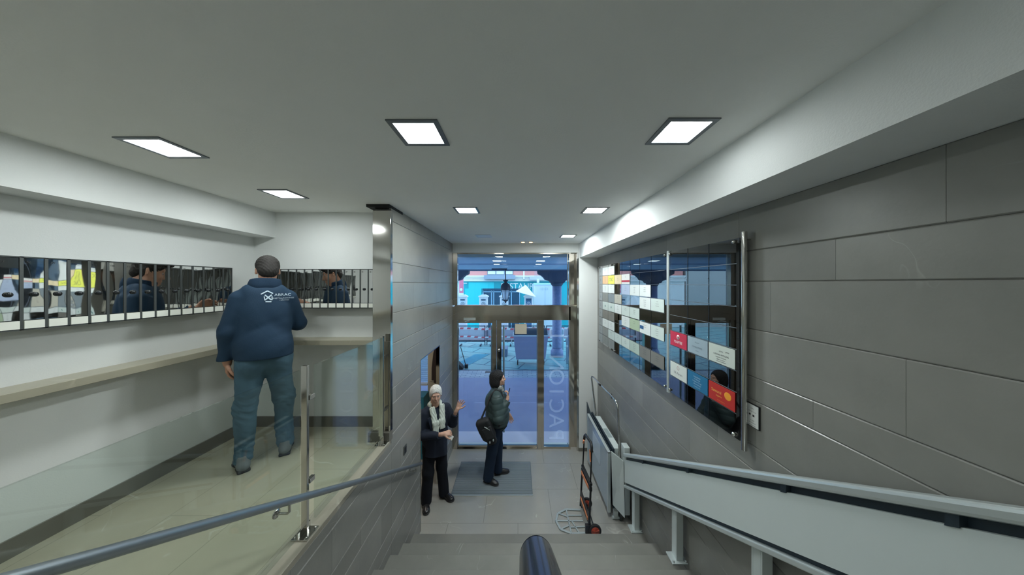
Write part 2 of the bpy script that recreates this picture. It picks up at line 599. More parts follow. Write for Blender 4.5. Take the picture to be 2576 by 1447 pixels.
for x, y, lb in [(-0.487, 1.385, 'lit square ceiling light with a grey frame, above the stairs'),
                 (0.799, 1.373, 'lit square ceiling light with a grey frame, beside the boxed beam above the wheelchair lift'),
                 (-1.95, 1.535, 'lit square ceiling light over the near end of the mailbox platform'),
                 (-1.95, 2.323, 'lit square ceiling light over the man in the navy jacket'),
                 (-0.519, 2.838, 'lit square ceiling light in front of the left stone wall'),
                 (0.782, 2.838, 'lit square ceiling light in front of the glass directory'),
                 (0.7875, 4.375, 'lit square ceiling light next to the white pier by the entrance')]:
    ceiling_light(x, y, lb, k='led_dim' if (y < 1.5 and x > -1) else 'led_side' if x < -1 else 'led')
ceiling_light(-0.5375, 4.375, 'unlit white square ceiling light before the entrance', lit=False)
for x, y, lb in ((-0.5, -0.1, 'over the top step, wall side of the balustrade'), (0.79, -0.1, 'over the top step, stone wall side'), (-0.5, -1.6, 'in the upper hall, balustrade side'),
              (0.79, -1.6, 'in the upper hall, stone wall side'), (-1.95, 0.05, 'over the middle of the platform'), (-1.95, -1.5, 'over the rear of the platform')):
    ceiling_light(x, y, 'lit square ceiling light ' + lb, k='led_rear' if x > -1 else 'led_side')
t = thing('emergency_light', (0.16, 4.95, ZC), 'small twin ceiling spotlight with two warm bulbs above the entrance', 'ceiling light')
MB().box(0.03, 0.29, 4.90, 5.0, ZC - 0.012, ZC).build('housing', M['ceil'], t, bevel=0.003)
wb = mat('warm_bulb', (1, 0.7, 0.4), 0.4, emit=(1, 0.55, 0.25), es=3)
for x in (0.09, 0.23):
    MB().lathe([(0.03, 0), (0.028, 0.006), (0.0, 0.009)], (x, 4.95, ZC - 0.012), (0, 0, -1), 14).build('bulb', wb, t)
t = thing('vestibule_light', (-1.9, 4.0, 2.5), 'round lamp on the vestibule ceiling behind the doorway', 'ceiling light')
MB().lathe([(0.13, 0), (0.125, 0.03), (0.0, 0.04)], (-1.9, 4.0, 2.5), (0, 0, -1), 24).build('diffuser', mat('warm_white_lamp', (1, .95, .9), .5, emit=(1, 0.92, 0.85), es=30), t)

# ------------------------------------------------------------------ mailboxes
def mailbox(name, o, right, out, wdt, label, group, number):
    """o: bottom corner on the wall; right/out: unit vectors along the row and out of the wall."""
    o, r, n = Vector(o), Vector(right), Vector(out)
    H, D = 0.398, 0.12
    t = thing(name, o, label, 'mailbox', group)

    def bx(mb, a0, a1, d0, d1, z0, z1):
        p = [o + r * a + n * d for a, d in ((a0, d0), (a1, d0), (a1, d1), (a0, d1))]
        v = [(q.x, q.y, q.z + z0) for q in p] + [(q.x, q.y, q.z + z1) for q in p]
        if r.cross(n).z < 0:
            v = [v[i] for i in (3, 2, 1, 0, 7, 6, 5, 4)]
        return mb.hexa(v)
    mb = MB()
    bx(mb, 0, wdt, 0, D - 0.008, 0, H)
    bx(mb, 0, 0.006, D - 0.008, D, 0, H); bx(mb, wdt - 0.006, wdt, D - 0.008, D, 0, H)
    bx(mb, 0, wdt, D - 0.008, D, H - 0.006, H); bx(mb, 0, wdt, D - 0.008, D, 0, 0.006)
    mb.build('body', M['darkgrey'], t)
    # slightly bulged mirror door
    mb = MB()
    nx_, nz_ = 7, 31
    v, f = [], []
    x0, x1, z0, z1 = 0.007, wdt - 0.007, 0.056, H - 0.008
    for j in range(nz_):
        for i in range(nx_):
            u, q = i / (nx_ - 1), j / (nz_ - 1)
            b = 0.0005 * math.sin(math.pi * u) * (0.6 + 0.4 * math.sin(7 * q + number * 1.7)) + 0.00025 * math.sin(13 * q + number)
            p = o + r * (x0 + (x1 - x0) * u) + n * (D - 0.003 + b)
            v.append((p.x, p.y, p.z + z0 + (z1 - z0) * q))
    for j in range(nz_ - 1):
        for i in range(nx_ - 1):
            a = j * nx_ + i
            q = (a, a + 1, a + nx_ + 1, a + nx_)
            f.append(q if r.cross(Vector((0, 0, 1))).dot(n) > 0 else q[::-1])
    mb.add(v, f, True)
    mb.build('door', M['mirror'], t)
    c = o + r * (wdt * 0.5) + n * (D - 0.002)
    mb = MB().lathe([(0.0135, 0), (0.0135, 0.006), (0.009, 0.012), (0.0, 0.013)], (c.x, c.y, c.z + 0.193), tuple(n), 14)
    mb.build('lock', M['blackgloss'], t)
    mb = MB()
    bx(mb, 0.007, wdt - 0.007, D - 0.008, D + 0.003, 0.008, 0.051)
    mb.build('name_plate', M['plate'], t)
    mb = MB().text('%02d' % number, 0.016, Vector((c.x, c.y, c.z + H - 0.03)) - r * 0.018 + n * 0.0028, r, (0, 0, 1), 0.0005)
    mb.build('number', M['black'], t)
    return t


pw = 0.0786
for i in range(19):
    y1 = 2.592 - i * pw
    mailbox('mailbox', (XM, y1 - pw, 2.849), (0, 1, 0), (1, 0, 0), pw,
            'narrow mirror-steel mailbox on the long side wall, %s from the corner behind the man' % NUM[i], 'mailboxes on the long side wall', 19 - i)
for i in range(13):
    mailbox('mailbox', (-2.481 + i * 0.0806, YB, 2.851), (1, 0, 0), (0, -1, 0), 0.0806,
            'narrow mirror-steel mailbox on the short end wall, %s from the corner' % NUM[i], 'mailboxes on the short end wall', 20 + i)

# ------------------------------------------------------------------ glass balustrade of the platform
XG = -1.262
t = thing('glass_balustrade', (XG, 1.6, ZP), 'green-tinted glass balustrade with polished steel posts along the platform edge', 'railing')
mb = MB().box(XG - 0.0, XG + 0.010, 1.72, 2.55, ZP + 0.05, 2.602)
mb.build('glass_pane', M['glass_rail'], t)
MB().box(XG, XG + 0.010, 0.30, 1.60, ZP + 0.05, 2.602).build('glass_pane', M['glass_rail'], t)
for y in (2.60, 1.66, 0.22):
    mb = MB().box(XG - 0.026, XG + 0.010, y - 0.009, y + 0.009, ZP + 0.006, 2.612)
    mb.box(XG - 0.016, XG + 0.026, y - 0.05, y - 0.042, ZP + 0.1, 2.606) if y == 2.60 else None
    p = mb.build('post', M['steel'], t, bevel=0.002)
    mb = MB().box(XG - 0.055, XG + 0.04, y - 0.05, y + 0.05, ZP + 0.006, ZP + 0.014)
    mb.box(XG - 0.02, XG - 0.012, y - 0.05, y + 0.05, ZP + 0.014, ZP + 0.05)
    for dx in (-0.04, 0.028):
        for dy in (-0.035, 0.035):
            mb.lathe([(0.006, 0), (0.006, 0.006), (0, 0.008)], (XG + dx, y + dy, ZP + 0.014), seg=8)
    mb.build('base_plate', M['steel'], p, bevel=0.001)
    for z in (ZP + 0.3, 2.4):
        MB().box(XG - 0.006, XG + 0.016, y + 0.009, y + 0.05, z, z + 0.03).build('clamp', M['steel'], p, bevel=0.003)

# ------------------------------------------------------------------ handrail on the left stone wall
XH = -1.15
hz = lambda y: CZ - (0.326 + 0.548 * y)
t = thing('handrail', (XH, 1.5, hz(1.5)), 'grey steel tube handrail sloping down the left stone wall', 'handrail')
mb = MB().tube([(XH, -0.6, hz(-0.6)), (XH, 3.3, hz(3.3)), (XH - 0.015, 3.325, hz(3.325))], 0.0185, 16)
mb.build('tube', M['brushed'], t)
for y in (3.12, 1.40, 0.2):
    z = hz(y)
    mb = MB().tube([(XH, y, z - 0.016), (XH, y, z - 0.055), (XH - 0.008, y, z - 0.063), (XL + 0.001, y, z - 0.065)], 0.006, 10)
    mb.lathe([(0.022, 0), (0.022, 0.005), (0, 0.006)], (XL, y, z - 0.065), (1, 0, 0), 16)
    mb.build('bracket', M['steel'], t)
mb = MB().box(XL, XL + 0.008, 2.96, 3.03, 1.27, 1.36)
t = thing('wall_socket', (XL, 2.99, 1.27), 'small dark socket plate on the left stone wall above the handrail end', 'socket')
mb.build('plate', M['darkgrey'], t, bevel=0.002)
MB().box(XL + 0.008, XL + 0.011, 2.975, 3.015, 1.285, 1.345).build('insert', M['black'], t)

# ------------------------------------------------------------------ dark handrail end rising towards the eye
a = at(1350, 1404, 0.60)
d = Vector((0.010, 1, -0.66)).normalized()
t = thing('central_handrail', (a.x, 0.25, ZU), 'glossy black rounded rail end in the middle at the top of the stairs', 'handrail')
rr = 0.037
pts, rs = [], []
for q in range(9):
    th = q / 8 * math.pi / 2
    pts.append(a + d * (0.8 * rr * math.cos(th) - 0.0)); rs.append(max(rr * math.sin(th), 0.001))
mb = MB().tube(pts, [r_ * 1.0 for r_ in rs], 28)
mb.build('end_cap', mat('dark_blue_gloss_cap', (0.05, 0.06, 0.09), 0.2, 0.5), t)
mb = MB().tube([a - d * 0.001, a - d * 0.008], rr * 0.955, 28)
mb.tube([a - d * 0.008, a - d * 0.75], [rr, rr * 1.0], 28)
mb.build('rail', M['blackgloss'], t)
q = a - d * 0.55
MB().tube([q, (q.x, q.y, ZU + 0.008)], 0.02, 16).lathe([(0.05, 0), (0.05, 0.008)], (q.x, q.y, ZU)).build('post', M['blackgloss'], t)

# ------------------------------------------------------------------ entrance: steel frames, doors, glass
FX0, FX1 = -1.25, 1.13
mb = MB()
mb.box(FX0, FX1, 5.20, 5.30, 2.42, 2.672)                       # wide header band
struct('trim_header', mb, M['steel_dark'], bevel=0.002)
mb = MB().box(-1.18, FX1, 5.17, 5.31, 2.672, 2.70)
mb.box(FX0, -1.135, 5.21, 5.30, 0, 2.42).box(FX0, -1.135, 5.21, 5.30, 2.70, 3.68)
mb.box(-1.135, 0.96, 5.22, 5.30, 3.655, 3.68)
mb.box(0.368, 0.485, 5.20, 5.30, 0, 2.42)
mb.box(0.955, 0.985, 5.20, 5.30, 0, 3.68)
mb.box(0.985, FX1, 5.28, 5.30, 0, 3.68)
mb.box(0.485, 0.955, 5.22, 5.30, 0, 0.04)
mb.box(0.93, 0.945, 5.24, 5.27, 2.70, 3.655)
struct('trim_entrance_frame', mb, M['steel_dark'], bevel=0.002)
mb = MB().box(1.09, 1.128, 5.155, 5.3, 0, 3.68)
struct('trim_steel_jamb', mb, M['steel'], bevel=0.003)
struct('trim_threshold_glare', MB().box(-1.13, 0.95, 5.345, 5.40, -0.004, 0.02), M['white'])  # white strip added in place of sky reflected by the steel threshold
struct('trim_threshold', MB().box(-1.135, 0.368, 5.20, 5.34, -0.01, 0.012), M['steel'])
o = struct('window_1', MB().box(-1.135, 0.955, 5.255, 5.265, 2.70, 3.655), M['glass'])
side = thing('window_2', (0, 0, 0), None, None, kind='structure')
MB().box(0.485, 0.955, 5.255, 5.265, 0.04, 2.42).build('pane', M['glass'], side)
frost = bpy.data.materials.new('frosted_lettering')
frost.use_nodes = True
_n = frost.node_tree
_t = _n.nodes.new('ShaderNodeBsdfTransparent')
_m = _n.nodes.new('ShaderNodeMixShader'); _m.inputs[0].default_value = 0.17
_n.nodes['Principled BSDF'].inputs['Base Color'].default_value = (0.85, 0.92, 1.0, 1)
_n.nodes['Principled BSDF'].inputs['Transmission Weight'].default_value = 0.0
_tl = _n.nodes.new('ShaderNodeBsdfTranslucent'); _tl.inputs[0].default_value = (0.9, 0.95, 1, 1)
_a = _n.nodes.new('ShaderNodeAddShader')
_n.links.new(_n.nodes['Principled BSDF'].outputs[0], _a.inputs[0]); _n.links.new(_tl.outputs[0], _a.inputs[1])
_n.links.new(_t.outputs[0], _m.inputs[1]); _n.links.new(_a.outputs[0], _m.inputs[2])
_n.links.new(_m.outputs[0], _n.nodes['Material Output'].inputs['Surface'])
mb = MB()
for k, ch in enumerate('PACION L'):
    if ch != ' ':
        mb.text(ch, 0.40, (0.715, 5.254, 0.24 + k * 0.275), (0, 0, 1), (1, 0, 0), 0.0)
mb.build('lettering', frost, side)


def door_leaf(name, x0, x1, hx, closer):
    t = thing(name, (0, 0, 0), None, None, kind='structure')
    mb = MB()
    s1, s2 = (0.085 if hx > 0 else 0.02), (0.085 if hx < 0 else 0.02)
    s1, s2 = (0.012, 0.085) if hx > 0 else (0.085, 0.012)
    mb.box(x0, x0 + s1, 5.235, 5.285, 0.015, 2.415).box(x1 - s2, x1, 5.235, 5.285, 0.015, 2.415)
    mb.box(x0 + s1, x1 - s2, 5.235, 5.285, 2.36, 2.415).box(x0 + s1, x1 - s2, 5.235, 5.285, 0.015, 0.06)
    mb.build('leaf_frame', M['steel_dark'], t, bevel=0.002)
    MB().box(x0 + s1, x1 - s2, 5.255, 5.265, 0.06, 2.36).build('pane', M['glass'], t)
    xh = (x1 - 0.10) if hx > 0 else (x0 + 0.125)
    h = MB().tube([(xh, 5.35, 0.25), (xh, 5.35, 2.3)], 0.02, 14)
    for z in (0.5, 1.3, 2.1):
        h.tube([(xh, 5.35, z), (xh, 5.26, z)], 0.009, 8)
    h.build('door_handle', M['brushed'], t)
    if closer:
        c = MB().box(x0 + 0.12, x0 + 0.34, 5.18, 5.232, 2.42, 2.465)
        c.tube([(x0 + 0.23, 5.17, 2.42), (x0 + 0.16, 5.12, 2.405), (x0 + 0.22, 5.23, 2.39)], 0.007, 8)
        c.build('door_closer', M['lift_alu'], t, bevel=0.003)
    return t


d1 = door_leaf('door_2', -1.132, -0.403, 1, True)
d2 = door_leaf('door_3', -0.398, 0.366, -1, False)
lk = MB().lathe([(0.03, 0), (0.03, 0.006), (0, 0.008)], (-0.36, 5.234, 1.85), (0, -1, 0), 16)
lk.build('door_lock', M['steel'], d2)
p = MB().box(-0.055, 0.165, 5.249, 5.2535, 2.15, 2.345)
p.build('paper_notice', mat('beige_paper', (0.55, 0.5, 0.40), 0.8), None, label='blank beige paper sheet stuck high on the right-hand glass door', cat='notice')
# vestibule window with blue blind
win = thing('window_3', (0, 0, 0), None, None, kind='structure')
MB().box(-2.12, -1.72, 5.38, 5.39, 0.9, 2.05).build('pane', M['glass'], win)
mb = MB()
for k in range(22):
    z = 1.22 + k * 0.0375
    mb.hexa([(-2.1, 5.352, z), (-1.73, 5.352, z), (-1.73, 5.35, z), (-2.1, 5.35, z), (-2.1, 5.342, z + 0.036), (-1.73, 5.342, z + 0.036), (-1.73, 5.34, z + 0.036), (-2.1, 5.34, z + 0.036)])
bl = bpy.data.materials.new('blue_translucent_blind')
bl.use_nodes = True
nt = bl.node_tree
tr = nt.nodes.new('ShaderNodeBsdfTranslucent'); tr.inputs[0].default_value = (0.85, 0.93, 1.0, 1)
df = nt.nodes.new('ShaderNodeBsdfDiffuse'); df.inputs[0].default_value = (0.5, 0.65, 0.85, 1)
mx = nt.nodes.new('ShaderNodeMixShader'); mx.inputs[0].default_value = 0.2
nt.links.new(tr.outputs[0], mx.inputs[1]); nt.links.new(df.outputs[0], mx.inputs[2])
nt.links.new(mx.outputs[0], nt.nodes['Material Output'].inputs['Surface'])
mb.build('blind', bl, win)
mb = MB().box(-2.12, -1.72, 5.27, 5.38, 1.17, 1.2)
mb.build('windowsill', M['paint'], win)
# teal box and dark plant in the vestibule
MB().box(-2.2, -1.66, 4.9, 5.2, 0.0, 1.1).build('teal_cabinet', mat('teal_panel', (0.03, 0.22, 0.30), 0.5), bevel=0.006,
     label='teal cabinet under the blue blind in the vestibule', cat='cabinet')
t = thing('hanging_coat', (-1.5, 5.2, 1.2), 'dark brown coat on a hook beside the cream door in the vestibule', 'coat')
mb = MB()
random.seed(3)
for k in range(7):
    x = -1.575 + k * 0.02
    mb.tube([(x + 0.05 * (1 - k / 7), 5.21, 2.0), (x + 0.02, 5.19, 1.8), (x, 5.18, 1.5 + random.random() * 0.1), (x - 0.01, 5.19, 1.25 + random.random() * 0.1)], [0.012, 0.025, 0.034, 0.028], 8)
mb.build('cloth', mat('dark_brown_cloth', (0.05, 0.035, 0.03), 0.9), t)
MB().lathe([(0.012, 0), (0.012, 0.04), (0.02, 0.045), (0, 0.05)], (-1.515, 5.24, 2.02), (0, -1, 0), 10).build('hook', M['steel'], t)

# ------------------------------------------------------------------ doormat
t = thing('doormat', (-0.38, 4.45, 0), 'grey ribbed doormat in front of the glass doors, under the woman with the bag', 'doormat')
mb = MB().box(-0.985, 0.217, 4.075, 4.833, 0, 0.009)
mb.build('backing', mat('mat_rubber', (0.13, 0.155, 0.175), 0.8), t)
mb = MB()
y = 4.09
while y < 4.82:
    mb.box(-0.975, 0.207, y, y + 0.012, 0.009, 0.014)
    y += 0.0215
mb.build('ribs', mat('mat_ribs', (0.25, 0.29, 0.325), 0.85), t)
mb = MB().box(-0.985, 0.217, 4.062, 4.075, 0, 0.012)
mb.build('edge_trim', M['lift_alu'], t)

# ------------------------------------------------------------------ glass directory on the right wall
XD = 1.425                     # front of the glass
ZT, ZBm = 3.396, 2.09
t = thing('directory_board', (XR, 3.3, 2.0), 'large glass company directory on steel standoffs on the right stone wall', 'directory board')
gp = MB().box(XD, XD + 0.008, 2.66, 4.885, ZBm, ZT)
gp.build('glass_pane', M['glass_sign'], t)
MB().box(XD, XD + 0.008, 1.79, 2.63, ZBm, ZT).build('glass_pane', M['glass_sign'], t)
back = mat('black_back_foil', (0.012, 0.014, 0.018), 0.25)
mb = MB().box(XD + 0.014, XD + 0.018, 2.70, 4.69, 2.11, 3.37)
mb.box(XD + 0.014, XD + 0.018, 1.812, 2.60, 2.11, 3.37)
mb.build('back_panel', back, t)
YC = [4.675, 4.381, 4.10, 3.818, 3.535, 3.254, 2.977, 2.700]
YE = [2.597, 2.335, 2.077, 1.815]
ZR = [3.371 - 0.14 * k for k in range(10)]
mb = MB()
for y in YC[:1] + YC[1:-1]:
    mb.box(XD - 0.002, XD - 0.0005, y - 0.0012, y + 0.0012, ZBm, ZT)
for y in YE[1:-1]:
    mb.box(XD - 0.002, XD - 0.0005, y - 0.003, y + 0.003, ZBm, ZT)
mb.build('grid_lines', back, t)
mb = MB()
for z in ZR[1:-1]:
    mb.box(XD - 0.0022, XD - 0.0007, 2.70, 4.885, z - 0.0012, z + 0.0012)
    mb.box(XD - 0.0022, XD - 0.0007, 1.812, 2.60, z - 0.002, z + 0.002)
mb.build('row_lines', M['frame_led'], t)
mb = MB()
for y in (4.86, 4.10, 2.69, 2.60, 1.83):
    for z in (ZT - 0.02, ZBm + 0.02):
        mb.lathe([(0.007, -0.04), (0.007, 0.0), (0.013, 0.0), (0.013, 0.012), (0.008, 0.016), (0, 0.017)], (XD, y, z), (-1, 0, 0), 12)
for y in (3.254, 2.977, 2.345, 2.077):
    for z in (3.14, 2.99, 2.70, 2.42, 2.28):
        mb.lathe([(0.003, 0), (0.003, 0.003), (0, 0.004)], (XD, y + 0.01, z), (-1, 0, 0), 6)
mb.build('standoffs', M['steel'], t)
mb = MB().tube([(XD + 0.01, 1.765, 2.045), (XD + 0.01, 1.765, 3.43)], 0.016, 16)
for z in (2.10, 3.38):
    mb.tube([(XD + 0.01, 1.765, z), (XR, 1.765, z)], 0.006, 8)
mb.build('end_tube', M['steel'], t)
mb = MB().tube([(XD + 0.012, 2.645, 2.07), (XD + 0.012, 2.645, 3.41)], 0.021, 16)
for z in (2.10, 3.38):
    mb.tube([(XD + 0.012, 2.645, z), (XR, 2.645, z)], 0.006, 8)
mb.build('middle_tube', M['lift_alu'], t)


def card(y0, y1, r, col, label, lines=None, extra=None, rough=0.45, ink=(0.08, 0.08, 0.09)):
    """Name card standing on the glass front: y0 is the entrance side (far), y1 the near side."""
    z1, z0 = ZR[r] - 0.006, ZR[r + 1] + 0.006
    y0, y1 = y0 - 0.006, y1 + 0.006
    t = thing('name_card', (XD, (y0 + y1) / 2, z0), label, 'name card', 'name cards on the glass directory')
    m = mats.setdefault(col, mat('card_%d' % len(mats), col, rough))
    MB().box(XD - 0.0055, XD - 0.0024, y1, y0, z0, z1).build('card', m, t)
    mb = MB()
    cy = (y0 + y1) / 2
    for (txt, sz, dy, dz) in (lines or []):
        mb.text(txt, sz, (XD - 0.0062, cy - dy, (z0 + z1) / 2 + dz), (0, -1, 0), (0, 0, 1), 0.0)
    if mb.v:
        mb.build('print', inks.setdefault(ink, mat('ink_%d' % len(inks), ink, 0.5)), t)
    if extra:
        extra(t, cy, z0, z1, y0, y1)
    return t


mats, inks = {}, {}
NW = 'one two three four five six seven eight nine'.split()
ORD = ['top', 'second', 'third', 'fourth', 'fifth', 'sixth', 'seventh', 'eighth', 'bottom']
W_ = (0.72, 0.76, 0.74)
PG = (0.58, 0.66, 0.62)
GY = (0.25, 0.26, 0.24)
TP = (0.20, 0.19, 0.165)
LV = (0.42, 0.50, 0.66)


def gen_lines(k):
    random.seed(k)
    out = []
    for q in range(random.randint(2, 4)):
        out.append((''.join(random.choice(['lll', 'nu', 'mn', 'ae', 'oc', 'ri']) for _ in range(random.randint(4, 6))), 0.013, 0, 0.035 - q * 0.022))
    return out


def red_band(t, cy, z0, z1, y0, y1):
    MB().box(XD - 0.0062, XD - 0.0055, y1, y0, z0 + 0.025, z0 + 0.05).build('red_band', inks.setdefault('r', mat('red_band', (0.5, 0.02, 0.05), .4)), t)


def blue_block(t, cy, z0, z1, y0, y1):
    MB().box(XD - 0.0062, XD - 0.0055, cy + 0.03, y0 - 0.01, z0 + 0.045, z0 + 0.085).build('blue_block', inks.setdefault('b', mat('blue_block', (0.02, 0.10, 0.25), .4)), t)


def green_dot(t, cy, z0, z1, y0, y1):
    mb = MB().lathe([(0.017, 0), (0, 0.0005)], (XD - 0.0056, cy, (z0 + z1) / 2), (-1, 0, 0), 16)
    mb.build('emblem', inks.setdefault('g', mat('green_emblem', (0.05, 0.2, 0.2), .4)), t)


# floor number column
for r in range(9):
    card(4.875, 4.675, r, (0.30, 0.33, 0.34), 'grey floor-number plate reading %s in the column at the entrance edge of the directory' % NW[8 - r], [(str(9 - r), 0.07, 0, 0)], ink=(0.12, 0.14, 0.15))
cards = [(0, 0, W_, 'white'), (0, 1, W_, 'white'), (1, 0, (0.72, 0.45, 0.24), 'peach'), (1, 1, (0.75, 0.78, 0.12), 'bright yellow'),
         (1, 2, (0.75, 0.62, 0.40), 'cream'), (1, 3, (0.75, 0.75, 0.72), 'white red-striped'), (2, 0, W_, 'white'), (2, 1, W_, 'white'), (2, 3, LV, 'lavender blue'),
         (2, 4, W_, 'white'), (2, 5, W_, 'white'), (3, 0, GY, 'grey'), (3, 1, (0.22, 0.26, 0.28), 'dull steel-grey'), (3, 2, (0.50, 0.48, 0.40), 'beige'),
         (3, 5, W_, 'white'), (3, 6, PG, 'pale grey-green'), (4, 0, PG, 'pale green'), (4, 1, PG, 'pale green'), (4, 2, W_, 'white'), (4, 3, PG, 'pale grey'),
         (4, 4, PG, 'pale grey'), (5, 0, TP, 'taupe'), (5, 1, TP, 'taupe'), (5, 3, W_, 'white'), (5, 4, (0.40, 0.50, 0.34), 'sage green'), (5, 5, W_, 'white blue-marked'),
         (5, 6, PG, 'pale'), (6, 0, W_, 'white'), (6, 1, W_, 'white'), (7, 0, GY, 'grey'), (7, 1, PG, 'pale grey'), (7, 2, PG, 'pale grey'), (7, 3, PG, 'pale grey'),
         (7, 4, (0.45, 0.55, 0.48), 'pale green'), (7, 5, TP, 'taupe'), (7, 6, TP, 'taupe'), (8, 0, GY, 'grey'), (8, 1, GY, 'grey')]
for r, c, col, cn in cards:
    lab = '%s name card in the %s row of the directory, %s from the entrance' % (cn, ORD[r], NUM[c])
    ln, ex = gen_lines(r * 10 + c), None
    if (r, c) == (1, 1): ln = [('CNC', 0.075, 0, 0)]
    if (r, c) == (1, 3): ex = red_band; ln = [('E', 0.03, 0, 0.03)]
    if (r, c) == (5, 5): ex = blue_block; ln = gen_lines(9)[:2]
    if r == 4 and c in (0, 1): ex = green_dot; ln = []
    card(YC[c], YC[c + 1], r, col, lab, ln, ex)


def logo_ring(t, cy, z0, z1, y0, y1):
    mb = MB().lathe([(0.021, 0), (0.021, 0.0008), (0.0, 0.0009)], (XD - 0.0056, cy, z1 - 0.04), (-1, 0, 0), 24)
    mb.build('emblem', M['white'], t)
    MB().lathe([(0.011, 0), (0, 0.0004)], (XD - 0.0066, cy, z1 - 0.04), (-1, 0, 0), 8).build('emblem_core', inks['r'], t)


def sun_logo(t, cy, z0, z1, y0, y1):
    MB().sphere((XD - 0.0057, y1 + 0.062, z0 + 0.078), (0.001, 0.032, 0.027), 20, 10).build('emblem', mat('orange_emblem', (0.85, 0.35, 0.03), .4), t)
    MB().text('el consultorio', 0.013, (XD - 0.0063, cy, z0 + 0.02), (0, -1, 0), (0, 0, 1), 0).build('small_print', mat('orange_ink', (.8, .3, .05), .4), t)


def ring_logo(t, cy, z0, z1, y0, y1):
    n = 20
    pts = [(XD - 0.006, cy + 0.016 * math.cos(2 * math.pi * k / n), z1 - 0.035 + 0.016 * math.sin(2 * math.pi * k / n)) for k in range(n)]
    MB().tube(pts, 0.0012, 6, closed=True).build('emblem', inks.setdefault('p', mat('dusty_red', (.4, .15, .15), .5)), t)


card(YE[0], YE[1], 5, (0.55, 0.03, 0.07), 'red company card with a round white emblem on the near glass panel', [('MAPFRE', 0.036, 0, -0.022)], logo_ring, ink=(0.85, 0.8, 0.8))
card(YE[1], YE[2], 5, (0.33, 0.42, 0.48), 'pale blue company card beside the red card on the near glass panel',
     [('CONSULTORES', 0.018, 0, -0.008), ('Abogados', 0.014, 0, 0.03), ('asesoria', 0.012, 0, -0.035)], ink=(0.1, 0.14, 0.18))
card(YE[2], YE[3], 5, (0.60, 0.66, 0.60), 'large pale card with several printed lines on the near glass panel',
     [('unos', 0.02, 0.0, 0.025), ('ASESORIA INTEGRAL', 0.016, 0, -0.002), ('Fiscal Laboral Contable', 0.011, 0, -0.02), ('Seguros y Gestion', 0.011, 0, -0.035),
      ('atencion personalizada', 0.010, 0, -0.048), ('gestion', 0.012, 0.06, 0.03)])
card(YE[0], YE[1], 7, (0.66, 0.70, 0.66), 'white card with a round outline emblem in the lower row of the near glass panel', [('I.R. Perera', 0.030, 0, -0.02)], ring_logo)
card(YE[1], YE[2], 7, (0.02, 0.16, 0.32), 'blue card with white lines in the lower row of the near glass panel',
     [('Especialistas', 0.017, 0, 0.035), ('en Medicina', 0.015, 0, 0.016), ('Unidad de Cirugia', 0.015, 0, -0.003), ('y Reumatologia', 0.015, 0, -0.022), ('consulta previa', 0.013, 0, -0.042)], ink=(0.5, 0.65, 0.8))
card(YE[2], YE[3], 7, (0.50, 0.03, 0.02), 'red card with an orange round emblem in the lower row of the near glass panel', [('Santoral', 0.030, -0.045, 0.012), ('seguros', 0.018, -0.02, -0.015)], sun_logo, ink=(0.9, 0.5, 0.1))

t = thing('framed_notice', (XR, 1.735, 2.2), 'small framed white notice on the right stone wall past the end of the directory', 'notice')
MB().box(XR - 0.010, XR, 1.690, 1.785, 2.205, 2.348).build('frame', M['black'], t, bevel=0.001)
MB().box(XR - 0.011, XR - 0.008, 1.694, 1.781, 2.209, 2.344).build('paper', M['white'], t)
mb = MB()
for s_, z, x_ in (('AVISO', 0.012, 0), ('normas de uso', 0.03, 0), ('elevador', 0.085, 0), ('salvaescaleras', 0.1, 0), ('mantenimiento', 0.115, 0)):
    mb.text(s_, 0.009, (XR - 0.0116, 1.737, 2.332 - z), (0, -1, 0), (0, 0, 1), 0)
mb.box(XR - 0.0118, XR - 0.0112, 1.75, 1.762, 2.275, 2.285).box(XR - 0.0118, XR - 0.0112, 1.722, 1.735, 2.272, 2.284)
mb.build('print', M['black'], t)

# ------------------------------------------------------------------ wheelchair lift on its rail
t = thing('wheelchair_lift', (1.36, 3.6, 0), 'grey wheelchair stair lift, platform folded up, on a sloping rail along the right wall', 'stair lift')
zr = lambda y, k: CZ - (k + 0.556 * y)      # height of a rail line at depth y
YA, YZ = -1.4, 3.53


def railbar(x0, x1, k0, k1, y0=YA, y1=YZ):
    """Bar with sides parallel to the stair slope; k: depth below the eye at y=0."""
    return [(x0, y0, zr(y0, k1)), (x1, y0, zr(y0, k1)), (x1, y1, zr(y1, k1)), (x0, y1, zr(y1, k1)),
            (x0, y0, zr(y0, k0)), (x1, y0, zr(y0, k0)), (x1, y1, zr(y1, k0)), (x0, y1, zr(y1, k0))]


